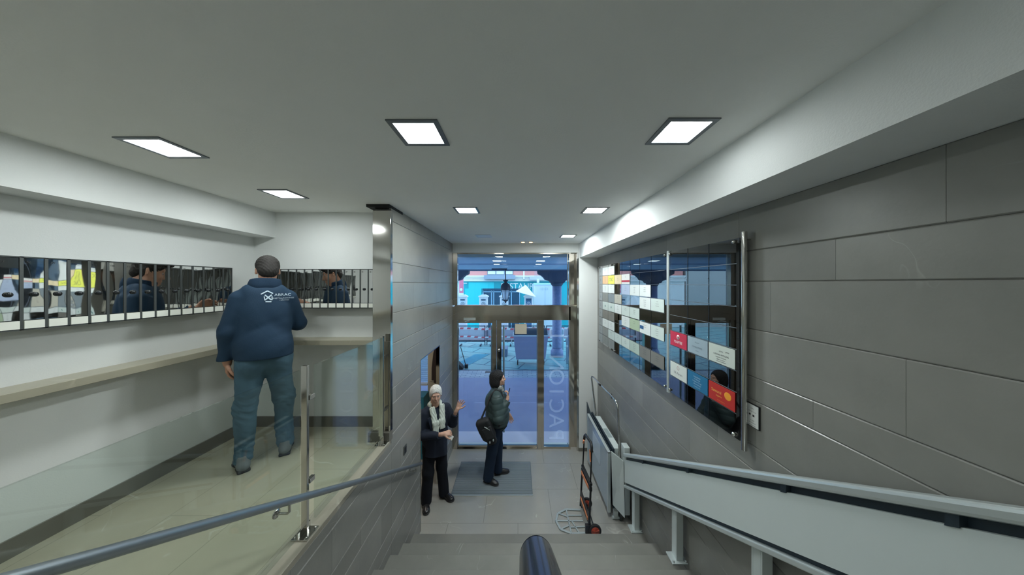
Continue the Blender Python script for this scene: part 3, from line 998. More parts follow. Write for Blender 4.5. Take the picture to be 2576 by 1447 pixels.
MB().hexa(railbar(1.352, 1.372, 0.272, 0.558)).build('rail_panel', M['lift'], t)
MB().hexa(railbar(1.374, 1.40, 0.20, 0.61)).build('rail_core', M['lift_dark'], t)
mb = MB().hexa(railbar(1.335, 1.405, 0.187, 0.235, y1=3.56))
mb.build('top_rail', M['lift_alu'], t, bevel=0.012)
MB().hexa(railbar(1.338, 1.40, 0.588, 0.622)).build('bottom_rail', M['lift_alu'], t, bevel=0.006)
for y in (0.2, 0.85, 1.4, 2.2, 3.0):
    MB().hexa(railbar(1.348, 1.374, 0.23, 0.275, y, y + 0.03)).build('rail_clip', M['lift_dark'], t)
for y, zs in ((3.29, 0.17), (2.42, 0.68), (1.57, 1.19), (0.70, 1.53), (-0.2, 1.53)):
    zt = zr(y + 0.08, 0.60)
    mb = MB().box(1.378, 1.438, y, y + 0.012, zs, zt).box(1.378, 1.438, y + 0.062, y + 0.074, zs, zt).box(1.378, 1.386, y + 0.012, y + 0.062, zs, zt)
    p = mb.build('post', M['lift'], t, bevel=0.002)
    MB().box(1.33, 1.462, y - 0.03, y + 0.085, zs, zs + 0.012).build('base_plate', M['lift_alu'], p, bevel=0.002)
    bo = MB()
    for bx_ in (1.345, 1.452):
        bo.lathe([(0.009, 0), (0.009, 0.01), (0, 0.012)], (bx_, y - 0.012, zs + 0.012), seg=6)
    bo.build('bolts', M['lift_alu'], p)
# carriage
mb = MB().box(1.285, 1.378, 3.74, 4.66, 0.10, 0.888)
mb.build('carriage_box', M['lift'], t, bevel=0.006)
MB().box(1.30, 1.36, 4.0, 4.25, 0.888, 0.8895).build('sticker', mat('grey_sticker', (0.3, 0.36, 0.36), .5), t)
MB().box(1.378, 1.45, 3.60, 3.72, 0.10, 0.975).build('drive_column', M['lift'], t, bevel=0.005)
mb = MB().box(1.262, 1.284, 3.70, 4.78, 0.12, 0.90)
mb.build('side_gap', M['lift_dark'], t)
mb = MB().prism([(1.238, 3.74, 0.10), (1.238, 4.95, 0.12), (1.238, 5.02, 0.97), (1.238, 4.8, 0.90), (1.238, 3.74, 0.86)], (0.012, 0, 0))
mb.build('outer_flap', M['lift_dark'], t, bevel=0.002)
mb = MB().box(1.196, 1.222, 3.69, 4.77, 0.085, 0.855)
mb.build('platform', M['lift_blue'], t, bevel=0.004)
mb = MB().box(1.190, 1.228, 3.68, 3.715, 0.07, 0.87).box(1.190, 1.228, 4.75, 4.78, 0.07, 0.87).box(1.190, 1.228, 3.68, 4.78, 0.855, 0.872)
mb.build('platform_edge', M['lift_alu'], t, bevel=0.003)
MB().box(1.194, 1.196, 4.05, 4.45, 0.45, 0.75).build('warning_sheet', mat('pale_sheet', (0.5, 0.57, 0.62), .3), t)
mb = MB().prism([(1.215, 3.63, 0.91), (1.365, 3.60, 0.80), (1.352, 3.52, 0.13), (1.225, 3.60, 0.24)], (0.006, 0.018, 0))
mb.build('end_flap', M['lift'], t, bevel=0.002)
pts = [(1.315, 4.68, 0.88), (1.28, 4.70, 1.2), (1.248, 4.72, 1.50), (1.25, 4.70, 1.535), (1.262, 4.64, 1.545)]
pts += [(1.27 + 0.03 * k / 3, 4.4 - 0.62 * k / 3, 1.545) for k in range(4)]
pts += [(1.303, 3.70, 1.535), (1.308, 3.66, 1.50), (1.312, 3.645, 1.44), (1.322, 3.64, 1.0), (1.325, 3.64, 0.70)]
MB().tube(pts, 0.0125, 14).build('handrail_loop', M['steel'], t)
MB().tube([(1.259, 4.31, 1.545), (1.262, 4.27, 1.545)], 0.016, 12).build('joint_ring', M['black'], t)
mb = MB().tube([(1.24, 3.66, 0.025), (1.33, 3.66, 0.025)], 0.02, 12).box(1.26, 1.31, 3.64, 3.69, 0.02, 0.12)
mb.build('floor_rollers', M['lift_alu'], t)
MB().box(1.33, 1.36, 3.63, 3.70, 0.0, 0.30).build('lower_bracket', M['darkgrey'], t)
MB().box(XR - 0.012, XR, 4.36, 4.385, 1.30, 1.37).build('wall_hook', M['black'], None, bevel=0.002, label='tiny black hook on the right stone wall seen through the lift handrail loop', cat='hook')

# ------------------------------------------------------------------ hand truck
t = thing('hand_truck', (0.85, 3.6, 0), 'folding black and orange hand truck standing at the foot of the stairs beside the lift', 'hand truck')
orange = mat('orange_plastic', (0.75, 0.25, 0.10), 0.45)
def up(y, z): return Vector((0.862 + 0.045 * z + (0.012 if y < 3.6 else -0.012), y + (0.02 * z if y < 3.6 else -0.02 * z), z))
for y in (3.43, 3.80):
    fr = MB()
    fr.tube([up(y, 0.07), up(y, 0.62)], 0.013, 12)
    yy = y + (0.02 if y < 3.6 else -0.02)
    fr.tube([up(yy, 0.55), up(yy, 1.0)], 0.0095, 12)
    fr.build('upright', M['black'], t)
a, b = up(3.45, 1.0), up(3.78, 1.0)
top = [a, a + Vector((0.004, 0.012, 0.05)), a + Vector((0.006, 0.05, 0.085)), b + Vector((0.006, -0.05, 0.085)), b + Vector((0.004, -0.012, 0.05)), b]
MB().tube(top, 0.017, 12).build('handle', M['black'], t)
mb = MB().tube([a + Vector((-0.012, 0.0, -0.12)), a + Vector((-0.012, 0.03, 0.01))], 0.011, 8).tube([b + Vector((-0.012, 0, -0.05)), b + Vector((-0.012, -0.03, 0.0))], 0.012, 8)
mb.build('grip_insert', orange, t)
for z, h in ((0.56, 0.05), (0.62, 0.03)):
    p0, p1 = up(3.42, z), up(3.81, z)
    MB().prism([p0 + Vector((-0.016, 0, -h / 2)), p1 + Vector((-0.016, 0, -h / 2)), p1 + Vector((-0.016, 0, h / 2)), p0 + Vector((-0.016, 0, h / 2))], (0.034, 0, 0)).build('crossbar', M['black'], t, bevel=0.004)
p0, p1 = up(3.46, 0.555), up(3.77, 0.555)
MB().prism([p0 + Vector((-0.022, 0, -0.022)), p1 + Vector((-0.022, 0, -0.022)), p1 + Vector((-0.022, 0, 0.02)), p0 + Vector((-0.022, 0, 0.02))], (0.006, 0, 0)).build('orange_strip', orange, t)
p0, p1 = up(3.44, 0.2), up(3.79, 0.2)
MB().prism([p0 + Vector((-0.012, 0, -0.08)), p1 + Vector((-0.012, 0, -0.08)), p1 + Vector((-0.012, 0, 0.1)), p0 + Vector((-0.012, 0, 0.02))], (0.02, 0, 0)).build('lower_plate', M['black'], t, bevel=0.004)
MB().prism([p0 + Vector((-0.02, 0.02, -0.045)), p1 + Vector((-0.02, -0.05, 0.015)), p1 + Vector((-0.02, -0.05, 0.045)), p0 + Vector((-0.02, 0.02, -0.01))], (0.006, 0, 0)).build('orange_strip', orange, t)
MB().tube([(0.945, 3.42, 0.075), (0.945, 3.83, 0.075)], 0.008, 10).box(0.86, 0.945, 3.44, 3.46, 0.05, 0.1).box(0.86, 0.945, 3.78, 3.80, 0.05, 0.1).box(0.83, 0.90, 3.41, 3.45, 0.02, 0.13).build('axle', M['black'], t)
red = mat('red_wheel_disc', (0.42, 0.06, 0.03), 0.4)
for y in (3.41, 3.835):
    wl = MB().lathe([(0.05, -0.016), (0.07, -0.016), (0.075, -0.01), (0.075, 0.01), (0.07, 0.016), (0.05, 0.016)], (0.945, y, 0.0755), (0, 1, 0), 32).build('wheel', M['rubber'], t)
    mb = MB().lathe([(0.051, -0.018), (0.051, 0.018)], (0.945, y, 0.0755), (0, 1, 0), 28)
    mb.lathe([(0.014, -0.024), (0.014, 0.024)], (0.945, y, 0.0755), (0, 1, 0), 14)
    for k in range(5):
        an = k * 2 * math.pi / 5 + 0.3
        mb.tube([(0.945 + 0.014 * math.cos(an), y - 0.019, 0.0755 + 0.014 * math.sin(an)), (0.945 + 0.047 * math.cos(an), y - 0.019, 0.0755 + 0.047 * math.sin(an))], 0.006, 6)
    mb.build('hub', red, wl)
# toe plate: frame with ribs
pl = MB()
rim = [(0.85, 3.45), (0.66, 3.44), (0.535, 3.50), (0.495, 3.62), (0.535, 3.74), (0.66, 3.81), (0.85, 3.80)]
for i in range(len(rim) - 1):
    (x0, y0), (x1, y1) = rim[i], rim[i + 1]
    d = Vector((x1 - x0, y1 - y0, 0)); n = Vector((-d.y, d.x, 0)).normalized() * 0.013
    A, B = Vector((x0, y0, 0.004)), Vector((x1, y1, 0.004))
    pl.prism([A - n, B - n, B + n, A + n], (0, 0, 0.012))
for (x0, y0), (x1, y1) in (((0.495, 3.625), (0.85, 3.625)), ((0.66, 3.45), (0.66, 3.80)), ((0.76, 3.45), (0.70, 3.625)), ((0.535, 3.5), (0.66, 3.56)), ((0.535, 3.75), (0.66, 3.69)), ((0.66, 3.53), (0.85, 3.54)), ((0.66, 3.71), (0.85, 3.71))):
    d = Vector((x1 - x0, y1 - y0, 0)); n = Vector((-d.y, d.x, 0)).normalized() * 0.009
    A, B = Vector((x0, y0, 0.004)), Vector((x1, y1, 0.004))
    pl.prism([A - n, B - n, B + n, A + n], (0, 0, 0.010))
pl.build('toe_plate', mat('pale_grey_toe_plate', (0.38, 0.43, 0.44), 0.4, 0.3), t, bevel=0.002)

# ------------------------------------------------------------------ outside: arcade and street
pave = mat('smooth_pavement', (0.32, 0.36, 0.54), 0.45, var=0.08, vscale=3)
struct('pavement', MB().box(-9, 9, 5.85, 9.2, -0.14, -0.005), pave)
struct('pavement_strip', MB().box(-9, 9, 5.30, 5.85, -0.14, -0.004), mat('light_pavement', (0.75, 0.70, 0.80), 0.35, var=0.05))
cob = mat('cobbles', (0.22, 0.23, 0.25), 0.4, var=0.3, vscale=8)
nt = cob.node_tree
br = nt.nodes.new('ShaderNodeTexBrick')
br.inputs['Scale'].default_value = 1.0; br.inputs['Brick Width'].default_value = 0.32; br.inputs['Row Height'].default_value = 0.12; br.inputs['Mortar Size'].default_value = 0.014
br.inputs['Color1'].default_value = (0.62, 0.68, 0.70, 1); br.inputs['Color2'].default_value = (0.38, 0.48, 0.56, 1); br.inputs['Mortar'].default_value = (0.22, 0.28, 0.38, 1)
tc = nt.nodes.new('ShaderNodeTexCoord')
nt.links.new(tc.outputs['Object'], br.inputs['Vector'])
nt.links.new(br.outputs['Color'], nt.nodes['Principled BSDF'].inputs['Base Color'])
struct('pavement_cobbles', MB().box(-9, 9, 9.2, 10.0, -0.14, -0.005), cob)
struct('kerb', MB().box(-9, 9, 9.98, 10.03, -0.14, 0.0), mat('dark_kerb', (0.08, 0.09, 0.12), 0.6))
wet = mat('wet_turquoise_paving', (0.18, 0.42, 0.46), 0.25, var=0.35, vscale=1.2)
nt = wet.node_tree
br = nt.nodes.new('ShaderNodeTexBrick')
br.inputs['Scale'].default_value = 1.0; br.inputs['Brick Width'].default_value = 1.4; br.inputs['Row Height'].default_value = 0.8; br.inputs['Mortar Size'].default_value = 0.03
br.inputs['Color1'].default_value = (0.20, 0.47, 0.50, 1); br.inputs['Color2'].default_value = (0.33, 0.52, 0.52, 1); br.inputs['Mortar'].default_value = (0.10, 0.20, 0.26, 1)
tc = nt.nodes.new('ShaderNodeTexCoord')
mp = nt.nodes.new('ShaderNodeMapping'); mp.inputs['Rotation'].default_value = (0, 0, 0.35)
nt.links.new(tc.outputs['Object'], mp.inputs['Vector']); nt.links.new(mp.outputs['Vector'], br.inputs['Vector'])
nt.links.new(br.outputs['Color'], nt.nodes['Principled BSDF'].inputs['Base Color'])
struct('street', MB().box(-14, 14, 10.03, 21, -0.14, -0.02), wet)
MB().box(-1.15, -0.95, 9.72, 9.84, -0.005, 0.004).build('drain_grate', M['black'], label='dark drain grate in the cobbles before the kerb', cat='drain')
ps = [Vector((-2.6, 10.2, -0.02)), Vector((-2.05, 10.2, -0.02)), Vector((-1.25, 12.3, -0.02)), Vector((-1.9, 12.3, -0.02))]
MB().prism(ps, (0, 0, 0.008)).build('turquoise_runner', mat('turquoise_runner', (0.03, 0.30, 0.42), 0.4), label='turquoise strip laid diagonally over the wet paving', cat='ground strip')

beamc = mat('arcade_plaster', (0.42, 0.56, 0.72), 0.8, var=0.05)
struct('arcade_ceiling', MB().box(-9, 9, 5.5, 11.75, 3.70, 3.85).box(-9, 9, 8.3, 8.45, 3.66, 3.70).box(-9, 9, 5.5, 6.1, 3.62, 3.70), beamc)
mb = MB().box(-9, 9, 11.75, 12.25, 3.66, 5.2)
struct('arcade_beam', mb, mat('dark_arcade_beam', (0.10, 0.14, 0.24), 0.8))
lamp = mat('arcade_lamp', (0.9, 0.95, 1), 0.5, emit=(0.8, 0.93, 1.0), es=3.0)
for x, y, lb in ((-0.52, 6.9, 'rectangular arcade ceiling lamp nearer the lobby doors, street lantern side'), (0.56, 6.9, 'rectangular arcade ceiling lamp nearer the lobby doors, stone column side'),
                 (-0.62, 8.1, 'thin arcade ceiling lamp deeper in the arcade, street lantern side'), (0.60, 8.1, 'thin arcade ceiling lamp deeper in the arcade, stone column side')):
    s_ = 0.11 if y < 8 else 0.09
    t = thing('arcade_lamp', (x, y, 3.66), lb, 'lamp', 'arcade ceiling lamps')
    MB().box(x - s_, x + s_, y - s_, y + s_, 3.665, 3.70).build('housing', M['lift_alu'], t)
    MB().box(x - s_ + .01, x + s_ - .01, y - s_ + .01, y + s_ - .01, 3.661, 3.665).build('diffuser', lamp, t)
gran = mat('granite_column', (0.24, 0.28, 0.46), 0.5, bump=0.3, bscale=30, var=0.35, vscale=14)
for x, lb in ((1.68, 'round granite arcade column with a wide bracket top, seen past the frosted lettering'), (-2.95, 'round granite arcade column beyond the other end of the lobby window')):
    t = thing('stone_column', (x, 12.0, 0), lb, 'column')
    MB().lathe([(0.19, 0.32), (0.20, 0.4), (0.195, 3.0)], (x, 12.0, 0), seg=32).build('shaft', gran, t)
    MB().lathe([(0.27, 0), (0.27, 0.2), (0.23, 0.26), (0.22, 0.32)], (x, 12.0, 0), seg=32).build('base', gran, t)
    mb = MB().lathe([(0.195, 3.0), (0.25, 3.06), (0.27, 3.14)], (x, 12.0, 0), seg=32)
    prof = [(-0.85, 3.66), (-0.83, 3.52), (-0.70, 3.46), (-0.60, 3.38), (-0.52, 3.27), (-0.34, 3.22), (-0.27, 3.12), (0.27, 3.12), (0.34, 3.22), (0.52, 3.27), (0.60, 3.38), (0.70, 3.46), (0.83, 3.52), (0.85, 3.66)]
    if x > 0:
        prof = [(a, b) for a, b in prof]
    mb.prism([(x + a, 11.8, b) for a, b in prof], (0, 0.4, 0))
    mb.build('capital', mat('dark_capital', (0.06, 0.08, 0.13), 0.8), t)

# lantern hanging from the arcade beam
lx, ly = -0.49, 11.0
t = thing('street_lantern', (lx, ly, 3.66), 'black street lantern with frosted panes hanging below the arcade ceiling', 'lantern')
dk = mat('blue_black_iron', (0.03, 0.04, 0.07), 0.5, 0.5)
MB().box(lx - 0.55, lx + 0.06, ly - 0.03, ly + 0.03, 3.66, 3.70).tube([(lx, ly, 3.66), (lx, ly, 3.24)], 0.02, 8).build('bracket', dk, t)
MB().lathe([(0.03, 3.26), (0.11, 3.24), (0.05, 3.15), (0.07, 3.13), (0.14, 3.09), (0.19, 3.0), (0.20, 2.90), (0.20, 2.86)], (lx, ly, 0), seg=24).build('hood', dk, t)
MB().lathe([(0.18, 2.86), (0.105, 2.46)], (lx, ly, 0), seg=6).build('panes', mat('frosted_lantern_glass', (0.7, 0.78, 0.85), 0.5), t)
mb = MB()
for k in range(6):
    an = 2 * math.pi * k / 6
    u = Vector((0, 0, 1)).cross(Vector((1, 0, 0)))
    mb.tube([(lx + 0.183 * math.sin(an), ly + 0.183 * math.cos(an), 2.86), (lx + 0.108 * math.sin(an), ly + 0.108 * math.cos(an), 2.46)], 0.008, 6)
mb.lathe([(0.11, 2.47), (0.09, 2.42), (0.04, 2.40), (0.02, 2.34)], (lx, ly, 0), seg=12)
mb.build('cage', dk, t)

# waste container
cx0, cx1, cy0, cy1 = -0.17, 1.15, 10.55, 11.25
t = thing('waste_container', ((cx0 + cx1) / 2, 10.9, 0), 'large blue-grey four-wheeled waste container standing in the street outside the doors', 'waste container')
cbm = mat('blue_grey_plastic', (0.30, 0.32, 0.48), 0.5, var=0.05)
mb = MB().hexa([(cx0 + 0.1, cy0 + 0.1, 0.2), (cx1 - 0.1, cy0 + 0.1, 0.2), (cx1 - 0.1, cy1 - 0.1, 0.2), (cx0 + 0.1, cy1 - 0.1, 0.2), (cx0, cy0, 1.1), (cx1, cy0, 1.1), (cx1, cy1, 1.1), (cx0, cy1, 1.1)])
mb.build('tub', cbm, t, bevel=0.02)
MB().box(cx0 - 0.03, cx1 + 0.03, cy0 - 0.03, cy1 + 0.03, 1.10, 1.15).build('rim', mat('light_container_rim', (0.6, 0.68, 0.75), .4), t, bevel=0.01)
n = 9
prof = [(cy0 + (cy1 - cy0) * k / n, 1.15 + 0.22 * math.sin(math.pi * k / n)) for k in range(n + 1)]
MB().prism([(cx0 + 0.02, y, z) for y, z in prof], (cx1 - cx0 - 0.04, 0, 0)).build('lid', mat('dark_lid', (0.05, 0.07, 0.10), .5), t, bevel=0.01)
for x in (cx0 + 0.16, cx1 - 0.16):
    for y in (cy0 + 0.16, cy1 - 0.16):
        wl = MB().lathe([(0.05, -0.02), (0.09, -0.02), (0.09, 0.02), (0.05, 0.02)], (x, y, 0.075), (1, 0, 0), 20).build('wheel', M['rubber'], t)
        MB().box(x - 0.03, x + 0.03, y - 0.03, y + 0.03, 0.13, 0.2).build('fork', M['lift_alu'], wl)
MB().tube([(cx0 - 0.04, cy0 + 0.05, 1.0), (cx0 - 0.08, cy0 + 0.05, 0.9), (cx0 + 0.0, cy0 + 0.05, 0.75)], 0.016, 8).build('handle', M['lift_alu'], t)

# dustpan and broom by the kerb
t = thing('dustpan', (-2.14, 10.2, 0), 'black long-handled dustpan standing in the street by the edge of the glass door', 'dustpan')
MB().prism([(-2.35, 10.1, 0.0), (-2.0, 10.1, 0.0), (-2.05, 10.1, 0.08), (-2.2, 10.1, 0.22), (-2.35, 10.1, 0.24)], (0, 0.3, 0)).build('pan', M['black'], t)
MB().tube([(-1.9, 10.25, 0.02), (-2.12, 10.3, 0.75)], 0.014, 8).box(-1.96, -1.84, 10.2, 10.3, 0.0, 0.13).build('handle', M['black'], t)

# construction fence panels across the street
blackm = mat('navy_fence_paint', (0.02, 0.03, 0.07), 0.5)
tape_w = mat('white_tape', (0.85, 0.85, 0.88), 0.6)
tape_r = mat('red_tape', (0.75, 0.12, 0.15), 0.6)
for i in range(4):
    x0 = -3.1 + i * 1.5
    t = thing('fence_panel', (x0 + 0.75, 14.0, 0), 'low dark metal street barrier, %s from the granite column side' % NUM[3 - i], 'barrier', 'street barriers behind the waste container')
    mb = MB()
    for z in (0.18, 0.95):
        mb.box(x0 + 0.02, x0 + 1.46, 13.98, 14.02, z, z + 0.045)
    mb.box(x0 + 0.02, x0 + 0.06, 13.98, 14.02, 0, 1.0).box(x0 + 1.42, x0 + 1.46, 13.98, 14.02, 0, 1.0)
    mb.box(x0 + 0.2, x0 + 0.26, 13.8, 14.2, 0, 0.04).box(x0 + 1.2, x0 + 1.26, 13.8, 14.2, 0, 0.04)
    mb.build('frame', blackm, t)
    MB().box(x0 + 0.06, x0 + 1.42, 14.03, 14.05, 0.33, 0.80).build('mesh_sheet', mat('lilac_sheet_%d' % i, (0.50, 0.46, 0.55), .7) if i % 2 else mat('white_sheet_%d' % i, (0.62, 0.60, 0.66), .7), t)
t = thing('barrier_tape', (-0.2, 13.9, 0.8), 'red and white striped tape strung along the street barriers', 'tape')
a, b = MB(), MB()
for k in range(34):
    x = -3.1 + k * 0.18
    z = 0.80 + 0.03 * math.sin(k * 0.7)
    (a if k % 2 else b).hexa([(x, 13.94, z), (x + 0.18, 13.94, z), (x + 0.18, 13.945, z), (x, 13.945, z), (x + 0.03, 13.94, z + 0.09), (x + 0.21, 13.94, z + 0.09), (x + 0.21, 13.945, z + 0.09), (x + 0.03, 13.945, z + 0.09)])
    (a if k % 2 else b).hexa([(x, 13.94, z - 0.4), (x + 0.18, 13.94, z - 0.4), (x + 0.18, 13.945, z - 0.4), (x, 13.945, z - 0.4), (x + 0.03, 13.94, z - 0.33), (x + 0.21, 13.94, z - 0.33), (x + 0.21, 13.945, z - 0.33), (x + 0.03, 13.945, z - 0.33)])
a.build('red_stripes', tape_r, t); b.build('white_stripes', tape_w, t)
MB().box(-4.2, 0.4, 15.2, 16.0, 0, 0.55).build('paving_stack', mat('pink_paving', (0.50, 0.36, 0.42), 0.8, var=0.15, vscale=5), bevel=0.03, label='long low stack of pinkish paving behind the street barriers', cat='paving stack')
MB().box(-1.1, -0.45, 11.9, 12.6, -0.02, 0.30).build('grey_crate', mat('blue_grey_crate', (0.18, 0.24, 0.34), 0.7), bevel=0.02, label='blue-grey block lying on the wet paving in front of the barriers', cat='block')

# restaurant building
YF = 20.0
teal = mat('teal_shopfront', (0.005, 0.40, 0.46), 0.5)
teal2 = mat('bright_cyan_panel', (0.02, 0.62, 0.66), 0.5)
pink = mat('salmon_facade', (0.72, 0.30, 0.27), 0.8, var=0.05, vscale=1)
crm = mat('white_cornice', (0.85, 0.85, 0.82), 0.6)
dkb = mat('dark_shop_interior', (0.02, 0.08, 0.14), 0.3)
t = thing('restaurant_building', (0, YF, 0), 'salmon pink building with a turquoise restaurant front and white cornices across the street', 'building')
MB().box(-9, 9, YF, YF + 4, -0.1, 9.5).build('upper_wall', pink, t)
MB().box(-3.85, 9, YF - 0.25, YF, 0, 3.27).build('shopfront', teal, t)
MB().box(-3.75, -2.6, YF - 0.28, YF - 0.25, 0, 2.75).build('cyan_panel', teal2, t)
MB().box(-3.5, -1.7, YF - 0.28, YF - 0.25, 2.75, 3.2).build('cyan_panel', teal2, t)
MB().box(-9, -3.85, YF - 0.2, YF, 0, 3.27).build('side_shop', crm, t)
mb = MB()
for k, (z0, z1, d_) in enumerate(((3.27, 3.36, 0.38), (3.38, 3.46, 0.34), (3.48, 3.56, 0.3), (3.58, 3.68, 0.36))):
    mb.box(-9, 9, YF - d_, YF, z0, z1)
mb.build('cornice', crm, t)
MB().box(-2.5, 0.1, YF - 0.3, YF - 0.26, 2.62, 2.76).build('door_head', dkb, t)
p = MB().box(-2.5, 0.1, YF - 0.29, YF - 0.26, 0, 2.62).build('shop_window', dkb, t)
mb = MB()
for x in (-2.5, -1.9, -1.75, -1.2, -0.5, 0.08):
    mb.box(x, x + 0.07, YF - 0.33, YF - 0.29, 0, 2.6)
mb.box(-2.5, 0.1, YF - 0.33, YF - 0.29, 2.5, 2.56)
mb.build('window_frame', mat('pale_blue_frame', (0.25, 0.45, 0.6), .5), p)
MB().text('RESTAURANTE', 0.62, (0.68, YF - 0.27, 2.90), (1, 0, 0), (0, 0, 1), 0.01, width=3.75).build('sign_lettering', mat('white_sign_letters', (0.85, 0.9, 0.85), .5), t)
for x0, x1 in ((-2.2, -0.35), (1.6, 2.6), (4, 5.6)):
    wn = MB().box(x0, x1, YF - 0.06, YF, 3.72, 5.8).build('window', mat('window_frame_dark', (0.2, 0.25, 0.3), .5) if x0 < 0 else mats.setdefault('wf', mat('window_frame_grey', (0.2, 0.25, 0.3), .5)), t)
    n = 3 if x0 < 0 else 2
    for k in range(n):
        wd = (x1 - x0) / n
        MB().box(x0 + wd * k + 0.04, x0 + wd * (k + 1) - 0.04, YF - 0.08, YF - 0.06, 3.78, 5.7).build('pane', mats.setdefault('wp', mat('white_curtained_pane', (0.72, 0.78, 0.78), .3)), wn)
MB().box(-2.35, -0.2, YF - 0.75, YF - 0.36, 3.42, 3.70).build('planter_ledge', mat('grey_ledge', (0.30, 0.36, 0.44), .7), t)
bal = MB().box(0.8, 2.9, YF - 1.0, YF - 0.36, 3.36, 3.60).build('balcony', mat('pale_balcony', (0.5, 0.52, 0.6), .7), t)
mb = MB()
for k in range(18):
    mb.box(1.15 + k * 0.09, 1.175 + k * 0.09, YF - 0.98, YF - 0.95, 3.6, 4.3)
mb.box(1.1, 2.75, YF - 0.98, YF - 0.95, 4.3, 4.34)
mb.build('railing', mat('grey_railing', (0.35, 0.33, 0.4), .6), bal)
MB().tube([(0.42, YF - 0.3, 9), (0.42, YF - 0.3, 3.7), (0.42, YF - 0.45, 3.4)], 0.05, 8).build('downpipe', crm, t)
t = thing('projecting_sign', (-3.7, 18.0, 2.4), 'pink projecting shop sign with a white emblem at the edge of the turquoise front', 'sign')
MB().box(-3.78, -3.52, 17.9, 18.0, 2.5, 3.5).build('board', mat('pink_sign', (0.80, 0.20, 0.30), .5), t, bevel=0.01)
MB().sphere((-3.65, 17.89, 2.72), (0.09, 0.012, 0.1), 12, 8).build('emblem', crm, t)
MB().box(-3.70, -3.60, 18.0, YF - 0.2, 3.1, 3.16).build('arm', crm, t)

# white menu pillars in front of the restaurant
for i, x in enumerate((-3.2, -2.0, -0.8, 0.62)):
    lb = 'white gabled menu pillar before the turquoise front, %s from the pink sign' % NUM[i]
    t = thing('menu_pillar', (x, 16.2, 0), lb, 'menu pillar', 'white menu pillars before the restaurant')
    MB().box(x - 0.24, x + 0.24, 16.1, 16.3, 0, 2.33).build('body', crm, t, bevel=0.01)
    MB().prism([(x - 0.30, 16.05, 2.33), (x + 0.30, 16.05, 2.33), (x + 0.27, 16.05, 2.40), (x + 0.12, 16.05, 2.46), (x - 0.12, 16.05, 2.46), (x - 0.27, 16.05, 2.40)], (0, 0.3, 0)).build('cap', crm, t)
    pan = mats.setdefault('pan', mat('pale_menu_panel', (0.62, 0.7, 0.74), .5))
    MB().box(x - 0.17, x + 0.17, 16.085, 16.1, 0.6, 2.25).build('panel', mats.setdefault('pan2', mat('blue_menu_panel', (0.06, 0.16, 0.30), .5)) if i == 3 else pan, t)
    MB().box(x - 0.13, x + 0.13, 16.075, 16.085, 2.13, 2.21).build('heading', dkb, t)
    ring = [(x + 0.10 * math.cos(2 * math.pi * k / 20), 16.08, 1.93 + 0.10 * math.sin(2 * math.pi * k / 20)) for k in range(20)]
    mb = MB().tube(ring, 0.01, 6, closed=True)
    mb.tube([(x - 0.05, 16.08, 1.90), (x, 16.08, 1.97), (x + 0.06, 16.08, 1.90)], 0.012, 6).tube([(x - 0.06, 16.08, 1.86), (x + 0.05, 16.08, 1.84)], 0.008, 6)
    mb.build('emblem', crm if i == 3 else mats.setdefault('ik', mat('grey_ink', (0.12, 0.2, 0.25), .5)), t)

# delivery van and terrace parasols
t = thing('white_van', (1.7, 18.0, 0), 'plain white delivery van box behind the granite column', 'van')
MB().box(0.98, 2.42, 17.0, 19.0, 0.35, 3.12).build('body', mat('white_van_paint', (0.66, 0.74, 0.78), .35), t, bevel=0.06)
MB().box(1.0, 2.40, 16.985, 17.0, 3.0, 3.03).box(1.66, 1.675, 16.985, 17.0, 0.6, 3.0).build('door_seams', M['off'], t)
MB().box(0.96, 2.44, 16.98, 17.3, 3.03, 3.14).build('roof_edge', mat('green_white_edge', (0.5, 0.8, 0.75), .4), t, bevel=0.02)
MB().box(1.15, 1.30, 16.97, 17.0, 3.16, 3.40).build('roof_sign', crm, t)
MB().text('13 CS', 0.2, (1.6, 16.98, 2.78), (1, 0, 0), (0, 0, 1), 0.004).build('lettering', mats.setdefault('lv', mat('faint_grey_letters', (0.4, 0.5, 0.55), .5)), t)
for x in (1.2, 2.2):
    for y in (17.4, 18.6):
        MB().lathe([(0.0, -0.1), (0.33, -0.1), (0.33, 0.1), (0, 0.1)], (x, y, 0.33), (1, 0, 0), 20).build('wheel', M['rubber'], t)
for x, y, z, lb in ((0.46, 16.35, 2.93, 'white terrace parasol tilted beside the white van'), (-4.15, 16.8, 2.3, 'white terrace parasol by the pink sign at the edge of the window')):
    t = thing('parasol', (x, y, 0), lb, 'parasol')
    v = [(x, y, z + 0.1)]
    for k in range(8):
        an = 2 * math.pi * k / 8
        v.append((x + 0.58 * math.cos(an), y + 0.58 * math.sin(an), z - 0.42 - 0.16 * math.cos(an)))
    v += [(a_, b_, c_ - 0.02) for a_, b_, c_ in v]
    f = [(0, 1 + k, 1 + (k + 1) % 8) for k in range(8)] + [(9, 10 + (k + 1) % 8, 10 + k) for k in range(8)] + [(1 + k, 10 + k, 10 + (k + 1) % 8, 1 + (k + 1) % 8) for k in range(8)]
    MB().add(v, f).build('canopy', crm, t)
    MB().tube([(x, y, 0), (x, y, z)], 0.025, 10).lathe([(0.25, 0), (0.25, 0.06)], (x, y, 0)).build('pole', M['lift_alu'], t)
for i, (x, y) in enumerate(((1.95, 10.9), (2.1, 13.2))):
    t = thing('bollard', (x, y, 0), ('pale blue street bollard just beyond the granite column', 'pale blue street bollard farther out past the granite column')[i], 'bollard')
    MB().lathe([(0.07, 0), (0.07, 0.85), (0.09, 0.87), (0.09, 0.92), (0.04, 1.0)], (x, y, 0), seg=16).build('body', mat('pale_blue_post_%d' % i, (0.4, 0.5, 0.6), .4), t)
    MB().lathe([(0.072, 0.62), (0.072, 0.7)], (x, y, 0), seg=16).build('band', crm, t)
